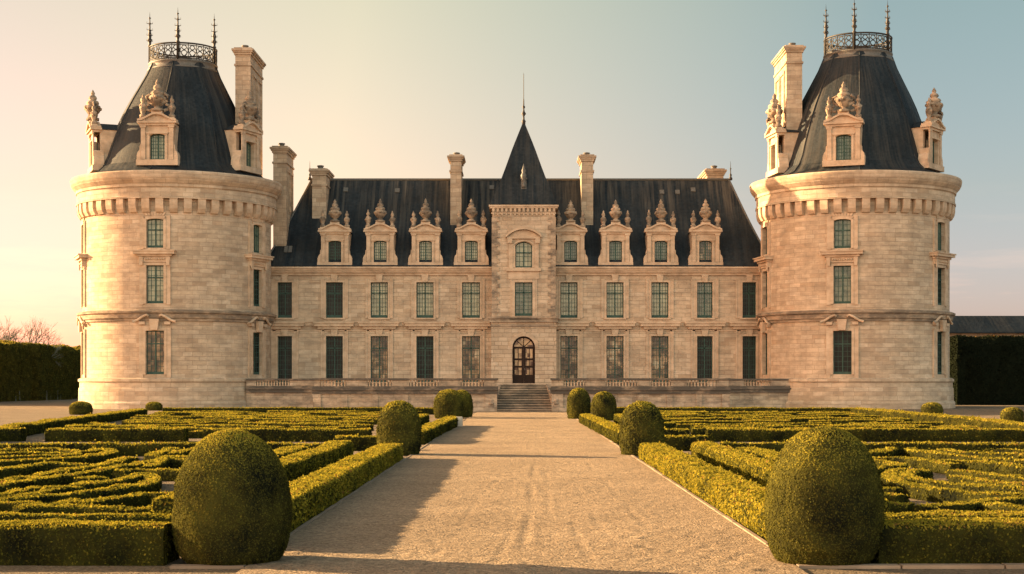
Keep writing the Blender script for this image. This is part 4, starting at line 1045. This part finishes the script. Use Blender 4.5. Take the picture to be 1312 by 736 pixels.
dome(4.75, 90.0, 0.73, 1.65, 'dark oval bush in front of another one, right of the steps', GD, 1)
GS = 'small ball bushes at the outer edges of the garden'
dome(-29.9, 106, 0.76, 0.88, 'small half-ball bush on the gravel at the far left, before the left tower', GS, 1)
dome(-28.6, 121.5, 0.64, 0.66, 'low dark ball bush right at the foot of the left tower', GS, 1)
dome(27.1, 103, 0.70, 0.86, 'small dark half-ball bush on the gravel beside the right tower', GS, 1)
dome(27.2, 86.5, 0.62, 0.78, 'small half-ball bush cut by the right edge of the picture', GS, 1)

def LN(y, h=0.45): return 2000*(EYE-h)/(y-VY)
# border hedges
BH = 0.46
for sx, sd_ in ((-1, 'left'), (1, 'right')):
    hedge([(sx*4.28, 19.12), (sx*8, 19.15), (sx*14.5, 19.2)], 0.85, 0.47, f'broad low front hedge at the bottom {sd_} corner beside the large egg-shaped bush', cover=1.5)
    hedge([(sx*4.3, 21.1), (sx*9, 21.1), (sx*15.5, 21.1)], 0.62, 0.44, f'second low hedge row just behind the front hedge, {sd_} bed')
    hedge([(sx*3.72, 20.4), (sx*3.70, 30), (sx*3.70, 44.5)], 0.70, 0.46, f'long straight box hedge lining the {sd_} edge of the gravel path in the foreground', cover=1.6, fresh=0.34, amp=0.022)  # side leaves painted lighter, standing in for direct sun
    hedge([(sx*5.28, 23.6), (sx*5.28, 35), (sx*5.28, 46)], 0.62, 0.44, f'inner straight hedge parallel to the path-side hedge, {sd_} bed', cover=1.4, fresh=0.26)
    hedge([(sx*6.35, 30.0), (sx*6.3, 43.8)], 0.6, 0.38, f'short third hedge strip inside the parallel rows, {sd_} bed')
    hedge([(sx*6.0, 46.9), (sx*14, 46.6), (sx*23, 46.4)], 0.62, 0.36, f'long thin hedge closing the back of the near {sd_} bed')
    hedge([(sx*4.55, 50.3), (sx*6.0, 50.3)], 0.7, 0.45, f'short cross hedge touching the bullet-shaped bush on the {sd_}')
    hedge([(sx*3.72, 55), (sx*3.6, 66), (sx*3.45, 78 if sx < 0 else 84)], 0.66, 0.46, f'box hedge lining the {sd_} path edge in front of the farther bushes')
    hedge([(sx*5.3, 61), (sx*5.3, 84)], 0.66, 0.46, f'inner hedge along the path side of the far {sd_} bed')
hedge([(-12.45, 58), (-17.6, 58)], 0.75, 0.45, 'straight front hedge of the far left bed, outer length beside the gap', cover=1.4)
hedge([(-5.6, 58), (-11.75, 58)], 0.75, 0.45, 'straight front hedge of the far left bed, inner length nearer the path', cover=1.4)
hedge([(-18.6, 58.3), (-21.5, 58.2), (-26, 58.0)], 0.75, 0.45, 'dark hedge block left of the gap at the far left bed corner', cover=1.4)
hedge([(6.9, 58), (16, 58), (18.6, 58)], 0.75, 0.45, 'long dark straight front hedge of the far right bed, left half', cover=1.4)
hedge([(18.75, 58), (20.6, 58)], 0.75, 0.43, 'end length of the dark front hedge of the far right bed', cover=1.4)
hedge([(5.0, 58), (6.2, 58)], 0.75, 0.45, 'short hedge stub between the gap and the inner hedge of the far right bed', cover=1.4)
hedge([(-19.6, 55.5), (-20.4, 62), (-22.4, 80), (-24.6, 101)], 0.75, 0.45, 'long diagonal boundary hedge between the far left bed and the gravel')
hedge([(19.6, 50), (20.6, 62), (21.8, 80), (22.4, 104)], 0.9, 0.48, 'long diagonal boundary hedge between the far right bed and the gravel')
hedge([(-24.3, 106), (-14, 106.4), (-5.5, 106.5)], 0.7, 0.45, 'back hedge of the far left bed below the terrace')
hedge([(5.5, 106.5), (14, 106.4), (22.4, 105.2)], 0.7, 0.45, 'back hedge of the far right bed below the terrace')
# near scroll hedges, traced on the ground plane
IH = 0.23
def T_(pts, h=IH): return [P(x, y, h) for x, y in pts]
GL, GR = 'scroll hedges of the near left bed', 'scroll hedges of the near right bed'
left = [
 ([(-40,574),(30,573),(86,572),(115,571.5),(150,574.5)], 'thin outer arc hedge at the top of the left spiral'),
 ([(112,580),(133,575),(143,579.5),(118,584.5),(57,589),(0,592),(-50,594)], 'hooked hedge curling round the right end of the left spiral'),
 ([(-50,587),(0,586),(57,585),(97,581),(95,577.5),(57,576),(0,577),(-50,578)], 'inner loop hedge of the left spiral'),
 ([(-20,582),(40,581),(78,580)], 'short straight hedge at the heart of the left spiral'),
 ([(-60,606),(0,602),(38,597),(61,594.5),(112,595)], 'wavy hedge just below the left spiral'),
 ([(-50,621),(0,615),(76,604),(133,594),(170,586.5)], 'upper of two long parallel hedges sweeping up to the right, left bed'),
 ([(-50,630),(0,621.5),(76,609.5),(152,598),(205,590)], 'lower of two long parallel hedges sweeping up to the right, left bed'),
 ([(-60,647),(0,640),(57,634.5),(114,630),(165,624.5),(190,618.5),(196,611.5),(186,606.5),(168,610.5),(133,617.5),(76,627),(20,636)], 'hairpin hedge bending back on itself left of the large left bush'),
 ([(103,615),(131,612.5)], 'tiny hedge stub above the hairpin hedge'),
 ([(152,603.5),(178,602),(233,603.5)], 'straight hedge right of the hairpin, half hidden by the large left bush'),
 ([(190,598),(204,591),(215,588),(260,590)], 'angular hedge loop behind the large left bush'),
 ([(250,569),(220,575.5),(193,583),(215,585),(255,587)], 'pointed wedge-shaped hedge beside the pale gravel patch'),
 ([(222,581.5),(243,576.5),(262,575)], 'small slanting hedge inside the pointed wedge'),
 ([(-10,634),(29,627),(63,625)], 'short curved hedge left of the hairpin arms'),
 ([(97,644),(152,636),(189,631)], 'thick slanting hedge ending squarely below the hairpin'),
 ([(193,632.5),(228,630)], 'upper short rung hedge beside the large left bush'),
 ([(196,637.5),(226,637)], 'lower short rung hedge beside the large left bush'),
 ([(-40,643),(34,643.5),(52,647),(72,646.5),(95,640)], 'S-shaped hedge near the second hedge row, left bed'),
 ([(20,652.5),(95,649.5),(140,651),(190,651),(224,642)], 'low hedge running close behind the second row, left bed'),
 ([(330,600),(365,585),(395,571)], 'slanting hedge behind the large left bush toward the parallel rows'),
]
right = [
 ([(1085,571),(1130,572.5),(1142,576),(1115,581),(1080,582)], 'small hooked hedge by the pale gravel patch, right bed'),
 ([(1345,591),(1243,585),(1190,580.5),(1167,576),(1180,572.5),(1220,571),(1345,572)], 'outer loop hedge of the right spiral'),
 ([(1345,585),(1243,580),(1203,576.5)], 'middle arc hedge inside the right spiral'),
 ([(1345,578.5),(1290,576),(1233,574)], 'inner straight hedge inside the right spiral'),
 ([(1090,586),(1117,585),(1157,586),(1203,593),(1228,597)], 'long curved hedge running below the gravel patch, right bed'),
 ([(1100,588),(1145,593),(1152,596),(1140,598.5),(1105,601)], 'small teardrop hedge beside the large right bush'),
 ([(1207,591),(1239,591),(1290,596),(1345,602)], 'dark arc hedge just below the right spiral'),
 ([(1220,601),(1270,606.5),(1345,616)], 'upper broad golden hedge sweeping down to the right edge'),
 ([(1187,602),(1166,605),(1162,610),(1180,614),(1230,620),(1300,628),(1350,631)], 'inner golden hairpin hedge, right bed'),
 ([(1160,601),(1145,603),(1140,609),(1150,617),(1180,624),(1230,630),(1290,635),(1350,637)], 'outer golden hairpin hedge, right bed'),
 ([(1225,610),(1280,617),(1350,623)], 'short golden hedge between the hairpin and the sweeping hedge'),
 ([(1128,626),(1152,627)], 'upper short rung hedge beside the large right bush'),
 ([(1128,634),(1156,636)], 'middle short rung hedge beside the large right bush'),
 ([(1128,644),(1167,646)], 'lower short rung hedge beside the large right bush'),
 ([(1180,649),(1228,646),(1262,640),(1320,638)], 'slanting hedge joining the second row, right bed'),
 ([(1268,644),(1300,650),(1340,653)], 'curved hedge stub behind the second row at the right edge'),
 ([(1095,603),(1125,603.5)], 'short straight hedge half hidden behind the large right bush'),
 ([(945,571),(985,590),(1010,602)], 'slanting hedge behind the large right bush toward the parallel rows'),
]
for L, gname in ((left, GL), (right, GR)):
    for pts, lab in L: hedge(T_(pts), 0.33, IH, lab, gname)
# far beds: mazes of low hedge strips
def far_bed(sx, gname, lab):
    r = random.Random(11 if sx < 0 else 23)
    def xout(Z): return (19.4+(Z-58)*0.105) if sx < 0 else (19.7+(Z-58)*0.05)
    Z = 61.5
    while Z < 104.5:
        x = 6.4+r.uniform(0, 1.5); xm = xout(Z)-0.6
        while x < xm-1.0:
            L = r.uniform(2.5, 6.5); xe = min(x+L, xm); sk = r.uniform(-1.1, 1.1); kind = r.random()
            if kind < 0.55: pts = [(x, Z), ((x+xe)/2, Z+sk*0.4), (xe, Z+sk)]
            elif kind < 0.78: pts = [(x, Z+0.3), (xe-0.8, Z+0.2), (xe, Z+0.9), (xe-0.7, Z+1.7), (x+0.9, Z+1.9)]
            else: pts = [(x, Z-0.6), ((x+xe)/2, Z+1.2), (xe, Z+2.6)]
            hedge([(sx*a, b) for a, b in pts], 0.5, 0.27, lab, gname, cover=1.1)
            x = xe+r.uniform(0.35, 1.1)
        Z += 3.1+0.014*(Z-60)
far_bed(-1, 'maze of low hedge strips in the far left bed', 'low sunlit box hedge strip in the maze of the far left bed')
far_bed(1, 'maze of low hedge strips in the far right bed', 'low shaded box hedge strip in the maze of the far right bed')
# tall clipped hedges
def tall(pts, w, h, label, s, seed, amp=0.25, m=M_tall):
    V, Q = sweep(pts, w, h, 0.8, seed, amp=amp)
    return leafy('tall_hedge', V, Q, s, 1.5, m, label, 'hedge', 'tall clipped hedges', seed=seed, tilt=0.8)
lh = None
for i, (a, b, off) in enumerate(((150, 186, 0), (187, 200, 0.9), (201.5, 214, -0.3), (215, 262, 0.6))):
    o = tall([(-60.2+off, a), (-60.2+off, (a+b)/2), (-60.0+off, b)], 3.0, 6.7, ['nearest length of the tall clipped hornbeam hedge at the left edge', 'second length of the tall clipped hedge at left, standing slightly proud', 'third length of the tall clipped hedge at left, close to the tower', 'farthest length of the tall clipped hedge, hidden behind the left tower'][i], 0.20, 900+i)
    mb = MB()
    y = a+1
    while y < b:
        mb.tube([(-58.85+off+random.uniform(-.1,.1), y, 0), (-58.9+off, y+0.1, 1.3)], 0.11, 6); y += random.uniform(1.1, 1.9)
    mb.build('trunk', M_bark, o)
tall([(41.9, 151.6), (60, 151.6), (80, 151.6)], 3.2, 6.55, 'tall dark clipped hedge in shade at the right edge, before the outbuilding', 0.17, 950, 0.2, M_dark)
# bare winter trees beyond the left hedge
def bare_tree(x, y, h, label, seed):
    r = random.Random(seed); mb = MB(); t = empty('bare_tree', (x, y, 0), 0, label, 'tree', 'bare trees beyond the left hedge')
    tr = MB(); tr.tube([(0,0,0), (0.1,0,h*0.25), (0,0.1,h*0.42)], 0.28, 8, r1=0.16); tr.build('trunk', M_bark, t)
    def br(p, d, L, rad, k):
        q = p+d*L*0.5+Vector((r.uniform(-.1,.1)*L, r.uniform(-.1,.1)*L, 0)); e = p+d*L+Vector((0,0,0.1*L))
        mb.tube([p, q, e], rad, 5, r1=rad*0.6)
        if k == 0: return
        for _ in range(r.choice((3, 3, 4))):
            nd_ = (d+Vector((r.gauss(0,.5), r.gauss(0,.5), r.gauss(0.12,.35)))).normalized(); br(q.lerp(e, r.uniform(0.2, 1)), nd_, L*r.uniform(0.55, 0.8), rad*0.55, k-1)
    for i in range(7):
        a = i*2*pi/7+r.uniform(-.3,.3); br(Vector((0,0.05,h*r.uniform(0.25,0.42))), Vector((math.cos(a)*0.6, math.sin(a)*0.6, 0.8)).normalized(), h*0.27, 0.11, 4)
    mb.build('branches', M_bark, t)
bare_tree(-60.6, 192, 10.0, 'bare round-headed tree rising above the left hedge, nearer the tower', 4)
bare_tree(-64.8, 190, 10.5, 'bare tree above the left hedge cut by the left edge of the picture', 9)
# pale stone block at the end of the left path hedge
mb = MB(); mb.prism([(-0.18,0),(0.18,0),(0.18,0.46),(0.15,0.5),(-0.15,0.5),(-0.18,0.46)], -0.18, 0.18)
o = mb.build('stone_block', M_block, loc=(-3.08, 77.0, 0)); tag(o, 'small pale stone block standing at the end of the left path-side hedge', 'stone block')
